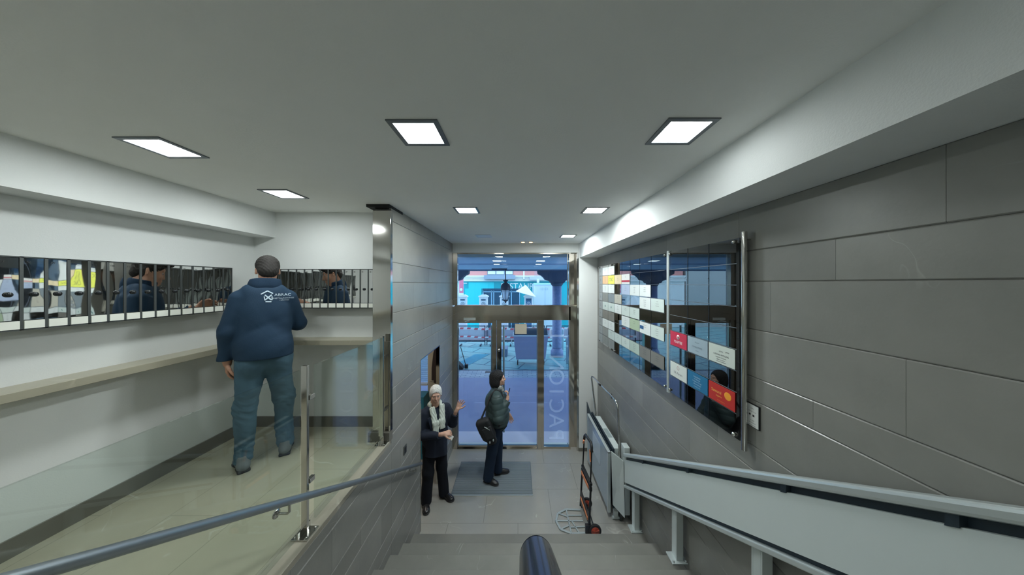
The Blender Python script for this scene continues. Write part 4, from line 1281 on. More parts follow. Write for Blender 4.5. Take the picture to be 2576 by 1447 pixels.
# neighbouring houses closing the street
for i, (x0, x1) in enumerate(((-30, -9.2), (9.2, 30))):
    t = thing('house', ((x0 + x1) / 2, 20, 0), 'pale grey house next to the salmon building, ' + ('projecting sign side' if i == 0 else 'van side'), 'building')
    MB().box(x0, x1, 20, 24, -0.1, 9).build('wall', mat('pale_grey_facade_%d' % i, (0.5, 0.5, 0.48), .8), t)
    for k in range(6):
        xx = x0 + 1.5 + k * 3.2
        MB().box(xx, xx + 1.3, 19.95, 20, 4.2, 6.4).build('window', dkb, t)

# ------------------------------------------------------------------ people: smooth-blended solids turned into one surface
class Pr:
    def __init__(s, f, lo, hi, k=0.02, sub=False):
        s.f, s.lo, s.hi, s.k, s.sub = f, np.array(lo, float), np.array(hi, float), k, sub


def cap(a, b, ra, rb, k=0.02, flat=False, sub=False):
    a, b = np.array(a, float), np.array(b, float)
    ba = b - a
    L2 = max(float(ba @ ba), 1e-9)
    u = ba / math.sqrt(L2)

    def f(P):
        pa = P - a
        h = np.clip((pa @ ba) / L2, 0, 1)
        d = np.linalg.norm(pa - h[..., None] * ba, axis=-1) - (ra + (rb - ra) * h)
        if flat:
            d = np.maximum(d, (P - b) @ u)
        return d
    r = max(ra, rb)
    return Pr(f, np.minimum(a, b) - r, np.maximum(a, b) + r, k, sub)


def ell(c, r, R=None, k=0.02, sub=False):
    c, r = np.array(c, float), np.array(r, float)
    Rm = np.eye(3) if R is None else np.array(R, float)

    def f(P):
        q = (P - c) @ Rm
        k0 = np.linalg.norm(q / r, axis=-1)
        k1 = np.linalg.norm(q / (r * r), axis=-1)
        return k0 * (k0 - 1) / np.maximum(k1, 1e-6)
    e = np.abs(Rm) @ r
    return Pr(f, c - e, c + e, k, sub)


def rbox(c, h, rad, R=None, k=0.01, sub=False):
    c, h = np.array(c, float), np.array(h, float)
    Rm = np.eye(3) if R is None else np.array(R, float)

    def f(P):
        q = np.abs((P - c) @ Rm) - (h - rad)
        return np.linalg.norm(np.maximum(q, 0), axis=-1) + np.minimum(q.max(-1), 0) - rad
    e = np.abs(Rm) @ h
    return Pr(f, c - e, c + e, k, sub)


def sdf(prims, res, disp=None, cuts=()):
    lo = np.min([p.lo for p in prims if not p.sub], 0) - 0.03
    hi = np.max([p.hi for p in prims if not p.sub], 0) + 0.03
    n = np.ceil((hi - lo) / res).astype(int) + 1
    ax = [lo[i] + res * np.arange(n[i]) for i in range(3)]
    Fd = np.full(n, 0.08, np.float32)
    for p in prims:
        m = p.k + 3 * res + 0.01
        i0 = np.maximum(((p.lo - m - lo) / res).astype(int), 0)
        i1 = np.minimum(((p.hi + m - lo) / res).astype(int) + 2, n)
        if (i1 <= i0).any():
            continue
        G = np.stack(np.meshgrid(*[ax[i][i0[i]:i1[i]] for i in range(3)], indexing='ij'), -1)
        d = p.f(G)
        sl = tuple(slice(i0[i], i1[i]) for i in range(3))
        A = Fd[sl]
        k = p.k
        if p.sub:
            d = -d
            h = np.maximum(k - np.abs(A - d), 0) / k
            Fd[sl] = np.maximum(A, d) + h * h * k * 0.25
        else:
            h = np.maximum(k - np.abs(A - d), 0) / k
            Fd[sl] = np.minimum(A, d) - h * h * k * 0.25
    G = np.stack(np.meshgrid(*ax, indexing='ij'), -1)
    if disp is not None:
        Fd = Fd + disp(G)
    for f in cuts:
        Fd = np.maximum(Fd, f(G))
    inside = Fd < 0
    cn = [x - 1 for x in n]
    acc = np.zeros((*cn, 3)); cnt = np.zeros(cn)
    quads = []
    ids = None
    crossings = []
    for a in range(3):
        s0 = [slice(None)] * 3; s1 = [slice(None)] * 3
        s0[a] = slice(0, -1); s1[a] = slice(1, None)
        A, B = Fd[tuple(s0)], Fd[tuple(s1)]
        cr = (A < 0) != (B < 0)
        idx = np.argwhere(cr)
        t = A[cr] / (A[cr] - B[cr])
        pos = idx.astype(float)
        pos[:, a] += t
        b, c = (a + 1) % 3, (a + 2) % 3
        ok = (idx[:, b] > 0) & (idx[:, c] > 0) & (idx[:, b] < n[b] - 1) & (idx[:, c] < n[c] - 1)
        idx, pos, neg = idx[ok], pos[ok], (A[cr] < 0)[ok]
        cells = []
        for db, dc in ((-1, -1), (0, -1), (0, 0), (-1, 0)):
            ci = idx.copy(); ci[:, b] += db; ci[:, c] += dc
            np.add.at(acc, tuple(ci.T), pos)
            np.add.at(cnt, tuple(ci.T), 1)
            cells.append(ci)
        crossings.append((cells, neg))
    used = cnt > 0
    ids = -np.ones(cn, int)
    ids[used] = np.arange(used.sum())
    V = acc[used] / cnt[used][:, None] * res + lo
    fs = []
    for cells, neg in crossings:
        q = np.stack([ids[tuple(c.T)] for c in cells], 1)
        q[~neg] = q[~neg][:, ::-1]
        fs.append(q)
    return V, np.concatenate(fs)


def person_frame(x, y, z, th):
    c, s_ = math.cos(th), math.sin(th)
    Rz = np.array([[c, -s_, 0], [s_, c, 0], [0, 0, 1]])
    return lambda V: (np.asarray(V) @ Rz.T) + np.array([x, y, z])


def put(name, parent, fr, V, Fc, m):
    W = fr(V)
    mb = MB()
    mb.v = [tuple(p) for p in W]
    mb.f = [tuple(int(i) for i in q) for q in Fc]
    mb.smooth = [True] * len(mb.f)
    return mb.build(name, m, parent), W, mb.f


def rot3(ax_, an):
    return np.array(Matrix.Rotation(an, 3, Vector(ax_)))


def head(c, yaw=0.0, pitch=0.0, s=1.0):
    """Skin, hair-cut helper and eye centres of a head whose centre is c; +y is the face."""
    R = rot3((0, 0, 1), yaw) @ rot3((1, 0, 0), pitch)
    c = np.array(c, float)
    P = lambda *p: c + R @ (np.array(p) * s)
    pr = [ell(P(0, -0.012, 0.028), np.array([.074, .092, .086]) * s, R, .02), ell(P(0, .022, -.028), np.array([.060, .068, .082]) * s, R, .02),
          ell(P(0, .038, -.076), np.array([.042, .048, .036]) * s, R, .02), cap(P(0, .074, -.098), P(0, .070, -.100), .014 * s, .014 * s, .015),
          cap(P(0, .086, .012), P(0, .104, -.026), .007 * s, .012 * s, .012), cap(P(-.011, .094, -.031), P(.011, .094, -.031), .007 * s, .007 * s, .006),
          cap(P(-.036, .078, .024), P(.036, .078, .024), .011 * s, .011 * s, .012),
          ell(P(.031, .092, .006), np.array([.015, .012, .010]) * s, R, .008, True), ell(P(-.031, .092, .006), np.array([.015, .012, .010]) * s, R, .008, True),
          ell(P(.038, .066, -.03), np.array([.022, .018, .022]) * s, R, .015), ell(P(-.038, .066, -.03), np.array([.022, .018, .022]) * s, R, .015),
          cap(P(-.019, .087, -.060), P(.019, .087, -.060), .0055 * s, .0055 * s, .005), cap(P(-.016, .086, -.070), P(.016, .086, -.070), .006 * s, .006 * s, .005),
          cap(P(-.02, .096, -.065), P(.02, .096, -.065), .0035 * s, .0035 * s, .003, sub=True)]
    for q in (-1, 1):
        pr.append(ell(P(q * .074, -.008, -.012), np.array([.010, .020, .031]) * s, R @ rot3((0, 0, 1), -q * .25), .008))
        pr.append(ell(P(q * .083, -.004, -.010), np.array([.006, .010, .016]) * s, R, .004, True))
    pr.append(cap(P(0, -.012, -.045), c + np.array([0, -.040 - .25 * abs(pitch) * .1, -.130]), .052 * s, .053 * s, .025))
    return pr, P, R


def hand(wrist, fdir, pdir, side, curl=0.4, s=1.0, spread=0.12):
    """Palm, four bent fingers and a thumb. fdir: direction of the fingers; pdir: way the palm faces; side: +1 right hand, -1 left."""
    w_ = np.array(wrist, float)
    f = np.array(Vector(fdir).normalized()); p = np.array(Vector(pdir).normalized())
    p = p - f * (p @ f); p /= np.linalg.norm(p)
    t = np.cross(f, p) * -side          # towards the thumb
    pr = [cap(w_ - f * 0.01, w_ + f * 0.02, .026 * s, .027 * s, .012)]
    for q in (-1.0, -0.33, 0.33, 1.0):
        pr.append(cap(w_ + f * .015 + t * q * .016 * s, w_ + f * .082 * s + t * q * .028 * s, .015 * s, .0125 * s, .010))
    lens = (0.070, 0.080, 0.074, 0.058)
    for i, q in enumerate((1.0, 0.34, -0.34, -1.0)):
        b = w_ + f * (0.086 - abs(q - .2) * .006) * s + t * q * .030 * s
        d0 = f + t * q * spread
        seg = (0.44, 0.32, 0.24)
        an = 0.0
        for j, sg in enumerate(seg):
            an += curl * (0.7, 1.0, 0.8)[j]
            d_ = d0 * math.cos(an) + p * math.sin(an)
            d_ /= np.linalg.norm(d_)
            e = b + d_ * lens[i] * sg * s
            pr.append(cap(b, e, (.0095, .0085, .0078)[j] * s, (.0088, .0080, .0068)[j] * s, .003))
            b = e
    b = w_ + f * .028 * s + t * .024 * s
    for j, (L_, r_) in enumerate(((.040, .014), (.030, .0108), (.024, .0095))):
        d_ = f * (.62 + .16 * j) + t * (.75 - .28 * j) + p * (.25 + .12 * j)
        d_ /= np.linalg.norm(d_)
        e = b + d_ * L_ * s
        pr.append(cap(b, e, r_ * s, r_ * .9 * s, .005))
        b = e
    return pr


def folds(amp, sz=28.0, ph=0.0, skew=1.3):
    def f(G):
        x, y, z = G[..., 0], G[..., 1], G[..., 2]
        a = np.sin(z * sz + 3.1 * np.sin(x * 7 + ph) + skew * y * 9 + ph)
        b = np.sin(z * sz * 0.53 + x * 11 * skew + 2.2 * np.sin(y * 8 + ph * 2))
        return amp * (0.6 * a * np.abs(b) + 0.4 * b)
    return f


def shoe(a, yaw, L=0.27, w_=0.048, h=0.05, z=0.0):
    """Ankle x,y; heel at the back; returns upper and sole solids."""
    R = rot3((0, 0, 1), yaw)
    o = np.array([a[0], a[1], z])
    P = lambda *p: o + R @ np.array(p)
    up_ = [ell(P(0, -.035, .045), (.038, .042, .045), R, .02), ell(P(0, .05, .042), (w_ * .88, .085, .038), R, .02), ell(P(0, .115, .032), (w_, .065, .028), R, .02),
           cap(P(0, -.02, .05), P(0, -.015, .105), .041, .043, .02)]
    so = [ell(P(0, .112, .014), (w_ + .004, .074, .015), R, .012), rbox(P(0, -.02, .013), (.040, .052, .013), .011, R, .012), rbox(P(0, .05, .014), (.038, .06, .009), .008, R, .012)]
    return up_, so


def wrinkle(amp, ph=0.0):
    def f(G):
        x, y, z = G[..., 0], G[..., 1], G[..., 2]
        w1 = np.sin(z * 21 + x * 16 + 2.5 * np.sin(x * 9 + ph) + y * 8)
        w2 = np.sin(z * 34 - x * 23 + 2.0 * np.sin(z * 6 + y * 9 + ph))
        w3 = np.sin(z * 11 + 3 * np.sin(x * 6 + y * 5 + ph * 2))
        g = np.exp(-((z - 1.13) / .09) ** 2) + np.exp(-((z - .95) / .08) ** 2) + .25
        return amp * g * (.5 * np.maximum(w1, -.2) * (w3 > -.3) + .35 * np.maximum(w2, 0) + .25 * w3)
    return f


# --- materials
def cloth(name, col, sc=300, bump=0.25, var=0.12, vs=5, rough=0.85, spec=0.2):
    return mat(name, col, rough, bump=bump, bscale=sc, var=var, vscale=vs, spec=spec)


skin1 = mat('skin_tan', (0.50, 0.27, 0.18), 0.5, var=0.06, vscale=20)
skin2 = mat('skin_fair', (0.60, 0.36, 0.27), 0.5, var=0.06, vscale=20)
eyew = mat('eye_white', (0.45, 0.42, 0.40), 0.3)
eyed = mat('dark_iris', (0.03, 0.02, 0.015), 0.15)


def eyes(t, fr, P, s=1.0):
    for q in (-1, 1):
        c = fr(P(q * .031, .0765, .004))
        fwd = fr(P(q * .031, .0845, .004))
        e = MB().sphere(c, .0108 * s, 14, 10).build('eye', eyew, t)
        MB().sphere(fwd, .0048 * s, 10, 8).build('iris', eyed, e)


# ---------------- man in navy jacket at the mailboxes
TH = math.radians(42)
px_, py_ = -2.135, 2.345
fr = person_frame(px_, py_, ZP, TH)
t = thing('person', (px_, py_, ZP), 'person in navy jacket and blue jeans seen from behind at the mailboxes', 'person')
hp, HP, HR = head((0.02, 0.055, 1.615), yaw=0.05, pitch=-0.38)
body = hp + [cap((0, .0, 1.40), (0.01, .02, 1.50), .060, .054, .03), ell((0, 0, 1.2), (.15, .11, .25), k=.05), ell((0, 0, .95), (.14, .11, .14), k=.05),
             cap((-.09, 0, .9), (-.115, .01, .5), .08, .055, .04), cap((-.115, .01, .5), (-.12, -.02, .09), .05, .035, .03),
             cap((.09, 0, .9), (.125, .05, .5), .08, .055, .04), cap((.125, .05, .5), (.13, .06, .09), .05, .035, .03),
             cap((-.14, 0, 1.36), (-.205, -.02, 1.12), .045, .042, .03), cap((-.205, -.02, 1.12), (-.222, .05, .88), .04, .028, .02),
             cap((.14, 0, 1.36), (.222, .075, 1.14), .045, .042, .03), cap((.222, .075, 1.14), (.20, .305, 1.27), .04, .028, .02)]
body += hand((-.222, .055, .875), (0, .12, -1), (1, .1, 0), -1, 0.35) + hand((.195, .315, 1.28), (-.15, .9, .35), (-.8, 0, -.4), 1, 0.55)
V, Q = sdf(body, .0055)
put('body', t, fr, V, Q, skin1)
eyes(t, fr, HP)
hair = [ell(HP(0, -.016, .036), (.081, .100, .089), HR, .02), ell(HP(0, -.055, -.02), (.070, .058, .070), HR, .02), ell(HP(0, .065, .085), (.055, .04, .03), HR, .02),
        ell(HP(0, .105, -.04), (.074, .085, .088), HR, .012, True), ell(HP(.08, .01, -.055), (.03, .05, .06), HR, .01, True), ell(HP(-.08, .01, -.055), (.03, .05, .06), HR, .01, True)]
V, Q = sdf(hair, .0045, disp=lambda G: .0022 * np.sin(G[..., 0] * 260 + 20 * G[..., 2]) * np.sin(G[..., 1] * 190 + G[..., 2] * 150))
put('hair', t, fr, V, Q, cloth('short_dark_hair', (0.025, 0.022, 0.02), 400, 0.5, 0.4, 30, 0.6, 0.4))
jk = [ell((0, .005, 1.27), (.190, .138, .22), k=.05), ell((0, -.008, 1.02), (.182, .150, .36), k=.05), ell((0, -.014, .95), (.186, .165, .22), k=.05),
      cap((-.08, -.005, 1.425), (.08, -.005, 1.425), .070, .070, .06), cap((-.145, -.0, 1.375), (-.212, -.01, 1.12), .072, .060, .022),
      cap((-.212, -.01, 1.12), (-.236, .05, .885), .060, .050, .03, flat=True), cap((.145, .0, 1.375), (.225, .075, 1.14), .074, .066, .022),
      cap((.225, .075, 1.14), (.205, .285, 1.262), .064, .048, .03, flat=True)]
navy = cloth('navy_softshell', (0.020, 0.047, 0.088), 260, 0.18, 0.18, 5, 0.7)
V, Q = sdf(jk, .0065, disp=wrinkle(.0075, .4), cuts=(lambda G: np.where(G[..., 1] < .02 - 0 * G[..., 0], np.where(G[..., 0] > -.172 - .0 , .893 - G[..., 2], .885 - G[..., 2]), .885 - G[..., 2]),))
jo, W, fc = put('jacket', t, fr, V, Q, navy)
tree = BVHTree.FromPolygons([tuple(p) for p in W], fc)
col_ = [cap((-.03, .0, 1.475), (.035, .0, 1.475), .078, .078, .02), cap((-.02, .01, 1.52), (.035, .01, 1.52), .071, .071, .02), cap((0.008, .05, 1.56), (0.008, .045, 1.4), .05, .05, .02, sub=True),
        ell((0.01, .02, 1.57), (.062, .06, .05), k=.005, sub=True)]
V, Q = sdf(col_, .005, cuts=(lambda G: 1.455 - G[..., 2], lambda G: G[..., 2] - 1.535 + .25 * G[..., 1]))
put('collar', jo, fr, V, Q, cloth('navy_collar', (0.015, 0.036, 0.070), 260, .15, .1))
MBc = MB()
for z in (.915, .93):
    pass
# printed emblem and two text lines, laid on the back of the jacket
right = fr((1, 0, 0)) - fr((0, 0, 0)); upv = np.array([0, 0, 1.0]); back_ = fr((0, -1, 0)) - fr((0, 0, 0))
logo = MB()
logo.text('%', .075, (0, 0, 0), (1, 0, 0), (0, 1, 0), 0)
v2, f2 = [], []


def add2(vs, fs):
    o_ = len(v2)
    v2.extend(vs); f2.extend([tuple(i + o_ for i in f) for f in fs])


def sub_strip(p0, p1, w_, n=8):
    p0, p1 = np.array(p0), np.array(p1)
    d_ = p1 - p0; nn = np.array([-d_[1], d_[0]]) / np.linalg.norm(d_) * w_ / 2
    vs, fs = [], []
    for i in range(n + 1):
        c_ = p0 + d_ * i / n
        vs += [tuple(c_ - nn), tuple(c_ + nn)]
    for i in range(n):
        fs.append((2 * i, 2 * i + 2, 2 * i + 3, 2 * i + 1))
    add2(vs, fs)


sub_strip((-.012, .030), (.028, .056), .008); sub_strip((.028, .056), (.062, .034), .008)
sub_strip((.012, -.018), (.054, .024), .009); sub_strip((.012, .024), (.052, -.018), .009)
sub_strip((.016, -.030), (.052, -.032), .010); sub_strip((.008, .012), (.012, -.02), .006); sub_strip((.056, .012), (.056, -.02), .006)
for txt, sz, x, y in (('ABRAC', .030, .125, .022), ('INSTALACIONES', .0165, .13, -.006), ('reformas', .0150, .135, -.022)):
    a_, b_ = text_mesh(txt, sz)
    add2([(p[0] * 1.15 + x, p[1] + y) for p in a_], b_)
vv = []
for (x, y) in v2:
    o_ = fr((x - .01, -.5, 1.385 + y))
    hit = tree.ray_cast(Vector(o_), Vector(-back_))
    q = hit[0] if hit[0] is not None else Vector(fr((x, -.15, 1.38 + y)))
    vv.append(tuple(q + Vector(back_) * .0035))
lm = MB(); lm.add(vv, f2)
lm.build('back_print', mat('pale_print', (0.55, 0.68, 0.78), .6), jo)
jn = [ell((0, -.01, .95), (.160, .132, .11), k=.05), ell((-.070, -.035, .86), (.092, .108, .11), k=.05), ell((.075, -.03, .86), (.092, .108, .11), k=.05),
      cap((-.080, 0, .88), (-.115, .015, .50), .094, .073, .05), cap((-.115, .015, .50), (-.125, -.015, .065), .072, .058, .04, flat=True),
      cap((.083, 0, .88), (.125, .055, .50), .094, .073, .05), cap((.125, .055, .50), (.135, .065, .065), .072, .058, .04, flat=True)]


def jfold(G):
    x, y, z = G[..., 0], G[..., 1], G[..., 2]
    w_ = np.exp(-((z - .50) / .10) ** 2) + np.exp(-((z - .14) / .12) ** 2) + .35
    a = np.sin(z * 95 + 6 * np.sin(x * 13 + z * 5) + y * 24)
    b = np.sin(z * 61 - 5 * np.sin(x * 17) - y * 18 + 1.5)
    return .0040 * w_ * (.6 * a * np.abs(b) + .5 * np.sin(x * 40 + z * 22) * b) + .004 * np.sin(z * 17 + x * 12)


jeans = cloth('blue_denim', (0.070, 0.135, 0.185), 500, .2, .55, 5, .85)
V, Q = sdf(jn, .0058, disp=jfold)
jm, _, _ = put('jeans', t, fr, V, Q, jeans)
V, Q = sdf([ell((0, -.01, .955), (.166, .138, .11), k=.03)], .006, cuts=(lambda G: np.abs(G[..., 2] - .955) - .018,))
put('belt', jm, fr, V, Q, cloth('denim_waistband', (0.06, 0.13, 0.17), 300))
sh = mat('grey_trainer', (0.16, 0.18, 0.19), .7, var=.2, vscale=20)
for a_, yw in (((-.13, -.02), .15), ((.135, .055), -.12)):
    u_, s_ = shoe(a_, yw, w_=.052)
    V, Q = sdf(u_, .005); so, _, _ = put('shoe', t, fr, V, Q, sh)
    V, Q = sdf(s_, .004); put('sole', so, fr, V, Q, M['rubber'])

# ---------------- person on the doormat, facing right, with shoulder bag
px_, py_ = -.335, 4.40
fr = person_frame(px_, py_, .014, math.radians(-84))
t = thing('person', (px_, py_, .014), 'person in dark green padded jacket on the doormat with a black shoulder bag', 'person')
hp, HP, HR = head((0.0, 0.03, 1.590), yaw=-0.1, pitch=0.05, s=.98)
body = hp + [cap((0, -.02, 1.36), (0, .0, 1.50), .055, .050, .03), ell((0, 0, 1.15), (.15, .11, .25), k=.05), ell((0, 0, .90), (.15, .12, .12), k=.05),
             cap((-.08, 0, .85), (-.09, .02, .48), .08, .052, .04), cap((-.09, .02, .48), (-.105, .03, .09), .05, .034, .03),
             cap((.08, -.02, .85), (.08, -.08, .48), .08, .052, .04), cap((.08, -.08, .48), (.06, -.14, .09), .05, .034, .03),
             cap((.17, 0, 1.34), (.22, .02, 1.06), .045, .04, .03), cap((.22, .02, 1.06), (.12, .16, 1.30), .036, .026, .02),
             cap((-.17, 0, 1.34), (-.22, .05, 1.07), .045, .04, .03), cap((-.22, .05, 1.07), (-.19, .20, .93), .036, .026, .02)]
body += hand((.115, .165, 1.315), (-.35, .1, .9), (-.2, -1, .1), 1, 0.9, .92) + hand((-.19, .21, .92), (0, .35, -.9), (1, 0, 0), -1, 0.5, .92)
V, Q = sdf(body, .0052)
put('body', t, fr, V, Q, skin2)
eyes(t, fr, HP)
hair = [ell(HP(0, -.030, .038), (.094, .116, .098), HR, .02), ell(HP(0, -.085, -.045), (.090, .068, .110), HR, .03), ell(HP(.06, -.03, -.05), (.036, .05, .085), HR, .02), ell(HP(-.06, -.03, -.05), (.036, .05, .085), HR, .02),
        ell(HP(0, .108, -.028), (.078, .080, .102), HR, .012, True)]
V, Q = sdf(hair, .0045, disp=lambda G: .0018 * np.sin(G[..., 0] * 160 + 12 * np.sin(G[..., 2] * 30)) * np.sin(G[..., 1] * 150))
put('hair', t, fr, V, Q, cloth('black_bob_hair', (0.012, 0.012, 0.014), 400, .5, .4, 30, .5, .4))
green = cloth('dark_green_padded_nylon', (0.045, 0.075, 0.078), 200, .15, .12, 8, .5, .4)
jk = [ell((0, -.005, 1.22), (.205, .18, .20), k=.05), ell((0, .01, 1.03), (.205, .188, .18), k=.06), ell((0, .015, .93), (.19, .170, .11), k=.05), cap((-.09, -.01, 1.36), (.09, -.01, 1.36), .075, .075, .05),
      cap((0, .0, 1.40), (0, .01, 1.465), .075, .068, .02, flat=True),
      cap((.17, .0, 1.325), (.24, .02, 1.07), .088, .086, .03), cap((.24, .02, 1.07), (.135, .155, 1.285), .082, .052, .03, flat=True),
      cap((-.17, .0, 1.325), (-.24, .05, 1.08), .088, .08, .03), cap((-.24, .05, 1.08), (-.195, .195, .945), .078, .052, .03, flat=True)]


def quilt(G):
    x, y, z = G[..., 0], G[..., 1], G[..., 2]
    return .0060 * (np.abs(np.sin(z * 36 + 1.2 * np.sin(x * 9 + y * 7))) ** 0.5 * -1 + .6) + .003 * np.sin(x * 30 + z * 25) * np.sin(y * 34)


V, Q = sdf(jk, .006, disp=quilt, cuts=(lambda G: .845 - G[..., 2],))
jo, _, _ = put('jacket', t, fr, V, Q, green)
V, Q = sdf([ell((0, .02, .86), (.172, .145, .06), k=.03)], .006, cuts=(lambda G: np.abs(G[..., 2] - .845) - .022,), disp=lambda G: .002 * np.sin(np.arctan2(G[..., 1], G[..., 0]) * 60))
put('waistband', jo, fr, V, Q, cloth('dark_knit_band', (0.03, 0.045, 0.048), 200))
tr = [ell((0, .01, .87), (.155, .13, .11), k=.05), cap((-.08, .0, .84), (-.095, .02, .48), .098, .075, .05), cap((-.095, .02, .48), (-.11, .02, .05), .075, .073, .04, flat=True),
      cap((.08, -.02, .84), (.08, -.08, .48), .102, .080, .05), cap((.08, -.08, .48), (.062, -.14, .05), .080, .078, .04, flat=True)]
V, Q = sdf(tr, .006, disp=folds(.003, 22, 1.0))
put('trousers', t, fr, V, Q, cloth('navy_trousers', (0.018, 0.032, 0.060), 300))
bl = mat('black_leather', (0.018, 0.018, 0.02), .25)
for a_, yw in (((-.115, .03), .12), ((.062, -.135), -.55)):
    u_, s_ = shoe(a_, yw, w_=.045)
    V, Q = sdf(u_, .005); so, _, _ = put('shoe', t, fr, V, Q, bl)
    V, Q = sdf(s_, .004); put('sole', so, fr, V, Q, M['rubber'])
scf = [cap((-.045, .045, 1.455), (.045, .045, 1.455), .036, .036, .02), cap((0, .06, 1.45), (.01, .085, 1.40), .034, .03, .02)]
V, Q = sdf(scf, .005, disp=folds(.002, 90))
put('neck_scarf', t, fr, V, Q, cloth('pale_patterned_scarf', (0.35, 0.38, 0.38), 120, .3, .7, 40))
# phone
tp = thing('mobile_phone', tuple(fr((.085, .19, 1.385))), 'black mobile phone held at the chin by the person on the doormat', 'phone')
Rp = rot3((0, 1, 0), -.25) @ rot3((1, 0, 0), -.3)
V, Q = sdf([rbox((.088, .182, 1.39), (.034, .0045, .070), .004, Rp, .003)], .0022)
put('case', tp, fr, V, Q, M['black'])
# bag
tb = thing('shoulder_bag', tuple(fr((.25, -.12, .62))), 'large black shoulder bag hanging behind the person in the green padded jacket', 'bag')
Rb = rot3((1, 0, 0), .42) @ rot3((0, 0, 1), -.1)
bp_ = [rbox((.255, -.165, .93), (.070, .105, .160), .05, Rb, .03), rbox((.255, -.215, .98), (.055, .075, .10), .05, Rb, .03), rbox((.26, -.10, .80), (.055, .075, .10), .045, Rb, .03)]
bm = cloth('black_nylon_bag', (0.020, 0.021, 0.024), 200, .2, .3, 12, .6, .3)
V, Q = sdf(bp_, .006, disp=folds(.004, 24, 2.))
bo, _, _ = put('bag_body', tb, fr, V, Q, bm)
V, Q = sdf([rbox((.325, -.13, .90), (.014, .07, .09), .013, Rb, .02)], .0045, disp=folds(.0015, 30, 1.))
put('front_pocket', tb, fr, V, Q, cloth('charcoal_pocket', (0.035, 0.038, 0.042), 200))
st = [fr(p) for p in ((.25, -.24, 1.07), (.21, -.17, 1.22), (.14, -.09, 1.39), (.09, -.02, 1.45), (.10, .07, 1.41), (.20, .13, 1.20), (.27, .02, .95))]
MB().tube(st, .014, 8).build('strap', bm, tb)
MB().tube([fr((.335, -.19, 1.00)), fr((.338, -.11, .955))], .007, 8).build('zip', M['lift_alu'], bo)
for p_ in ((.335, -.06, .80), (.335, -.11, .77)):
    MB().sphere(fr(p_), (.01, .01, .018), 10, 8).build('buckle', M['lift_alu'], bo)

# ---------------- white-haired person in the doorway
px_, py_ = -1.185, 3.965
fr = person_frame(px_, py_, 0, math.radians(-141))
t = thing('person', (px_, py_, 0), 'white-haired person in navy suit and white scarf standing in the side doorway', 'person')
hp, HP, HR = head((0.01, 0.06, 1.545), yaw=-0.35, pitch=-0.12, s=.98)
wr, wl = (.015, .26, 1.065), (-.245, .17, 1.27)
body = hp + [cap((0, -.01, 1.31), (0, .02, 1.46), .056, .052, .03), ell((0, 0, 1.12), (.15, .11, .24), k=.05), ell((0, 0, .88), (.15, .12, .12), k=.05),
             cap((-.08, 0, .83), (-.10, .0, .47), .08, .052, .04), cap((-.10, .0, .47), (-.135, .02, .09), .05, .034, .03),
             cap((.08, 0, .83), (.10, .02, .47), .08, .052, .04), cap((.10, .02, .47), (.125, .0, .09), .05, .034, .03),
             cap((.17, 0, 1.29), (.225, .04, 1.03), .045, .04, .03), cap((.225, .04, 1.03), wr, .036, .026, .02),
             cap((-.17, 0, 1.29), (-.24, .05, 1.06), .045, .04, .03), cap((-.24, .05, 1.06), wl, .036, .026, .02)]
body += hand((.0, .27, 1.07), (-.85, .35, .05), (-.1, -.6, -.8), 1, 0.8) + hand((-.255, .18, 1.29), (-.45, .1, .88), (.3, .9, -.1), -1, 0.2, spread=.3)
V, Q = sdf(body, .0052)
put('body', t, fr, V, Q, skin2)
eyes(t, fr, HP)
hair = [ell(HP(0, -.018, .036), (.082, .101, .091), HR, .02), ell(HP(0, -.06, -.025), (.074, .056, .075), HR, .02), ell(HP(.068, -.015, -.015), (.018, .03, .045), HR, .02), ell(HP(-.068, -.015, -.015), (.018, .03, .045), HR, .02),
        ell(HP(0, .105, -.03), (.076, .080, .095), HR, .012, True), ell(HP(.085, .01, -.05), (.03, .035, .03), HR, .01, True), ell(HP(-.085, .01, -.05), (.03, .035, .03), HR, .01, True)]
V, Q = sdf(hair, .0045, disp=lambda G: .0022 * np.sin(G[..., 0] * 200 + 10 * np.sin(G[..., 2] * 60)) * np.sin(G[..., 1] * 170))
put('hair', t, fr, V, Q, cloth('white_hair', (0.72, 0.72, 0.70), 400, .5, .15, 30, .7, .3))
suit = cloth('navy_suit_wool', (0.022, 0.028, 0.045), 350, .15, .12, 8)
jk = [ell((0, .0, 1.17), (.19, .13, .20), k=.05), ell((0, .005, .98), (.185, .14, .20), k=.06), cap((0, .0, .95), (0, .0, .66), .165, .175, .05), cap((-.09, -.01, 1.315), (.09, -.01, 1.315), .068, .068, .05),
      cap((.17, .0, 1.285), (.245, .03, 1.03), .072, .066, .03), cap((.245, .03, 1.03), (.045, .245, 1.06), .064, .046, .03, flat=True),
      cap((-.17, .0, 1.285), (-.255, .045, 1.055), .072, .064, .03), cap((-.255, .045, 1.055), (-.245, .150, 1.225), .062, .044, .03, flat=True),
      cap((.02, .20, 1.35), (.02, .20, 1.10), .09, .03, .03, sub=True)]
V, Q = sdf(jk, .006, disp=folds(.0028, 22, 2.), cuts=(lambda G: .70 + .02 * np.sin(G[..., 0] * 9) - G[..., 2], lambda G: np.abs(G[..., 1]) - .155 - (G[..., 2] > .95) * .3))
jo, _, _ = put('jacket', t, fr, V, Q, suit)
lp = [rbox((.105, .125, 1.16), (.022, .006, .12), .004, rot3((0, 1, 0), .25), .01), rbox((-.105, .125, 1.16), (.022, .006, .12), .004, rot3((0, 1, 0), -.25), .01)]
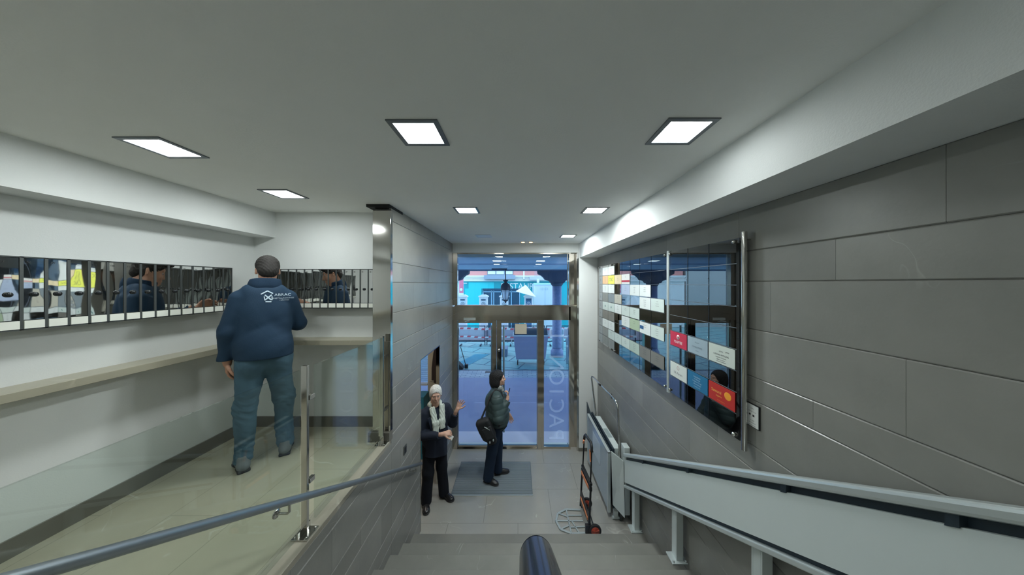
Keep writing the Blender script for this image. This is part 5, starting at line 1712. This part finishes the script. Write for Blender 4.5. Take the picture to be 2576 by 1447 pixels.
V, Q = sdf(lp, .004); put('lapels', jo, fr, V, Q, suit)
sc_ = [cap((-.05, .0, 1.385), (.05, .0, 1.385), .055, .055, .03), rbox((.062, .115, 1.27), (.040, .020, .125), .018, rot3((1, 0, 0), .28) @ rot3((0, 1, 0), .10), .03), rbox((.050, .150, 1.12), (.042, .018, .09), .016, None, .02),
       rbox((-.058, .115, 1.28), (.040, .020, .125), .018, rot3((1, 0, 0), .28) @ rot3((0, 1, 0), -.10), .03), rbox((-.045, .150, 1.15), (.040, .018, .07), .016, None, .02), cap((0.01, .03, 1.50), (0.01, .02, 1.36), .052, .056, .01, sub=True)]
V, Q = sdf(sc_, .0045, disp=lambda G: .0026 * np.sin(G[..., 0] * 190 + 5 * np.sin(G[..., 2] * 22)))
put('scarf', t, fr, V, Q, cloth('white_patterned_scarf', (0.60, 0.66, 0.60), 60, .4, .35, 45))
tr = [ell((0, .0, .85), (.15, .125, .11), k=.05), cap((-.08, .0, .82), (-.10, .005, .47), .095, .075, .05), cap((-.10, .005, .47), (-.135, .01, .045), .075, .072, .04, flat=True),
      cap((.08, 0, .82), (.105, .02, .47), .095, .075, .05), cap((.105, .02, .47), (.125, .0, .045), .075, .072, .04, flat=True)]
V, Q = sdf(tr, .006, disp=folds(.003, 20, 3.))
put('trousers', t, fr, V, Q, cloth('black_trousers', (0.012, 0.014, 0.020), 300))
for a_, yw in (((-.14, .01), .35), ((.125, .0), -.35)):
    u_, s_ = shoe(a_, yw, w_=.047)
    V, Q = sdf(u_, .005); so, _, _ = put('shoe', t, fr, V, Q, bl)
    V, Q = sdf(s_, .004); put('sole', so, fr, V, Q, M['rubber'])
tn = thing('paper_slip', tuple(fr((-.06, .31, 1.02))), 'folded white paper slip in the hand of the white-haired person', 'paper')
Rp = rot3((0, 1, 0), .9) @ rot3((1, 0, 0), .5)
V, Q = sdf([rbox((-.075, .315, 1.03), (.028, .0035, .055), .003, Rp, .002)], .002)
put('sheet', tn, fr, V, Q, M['white'])
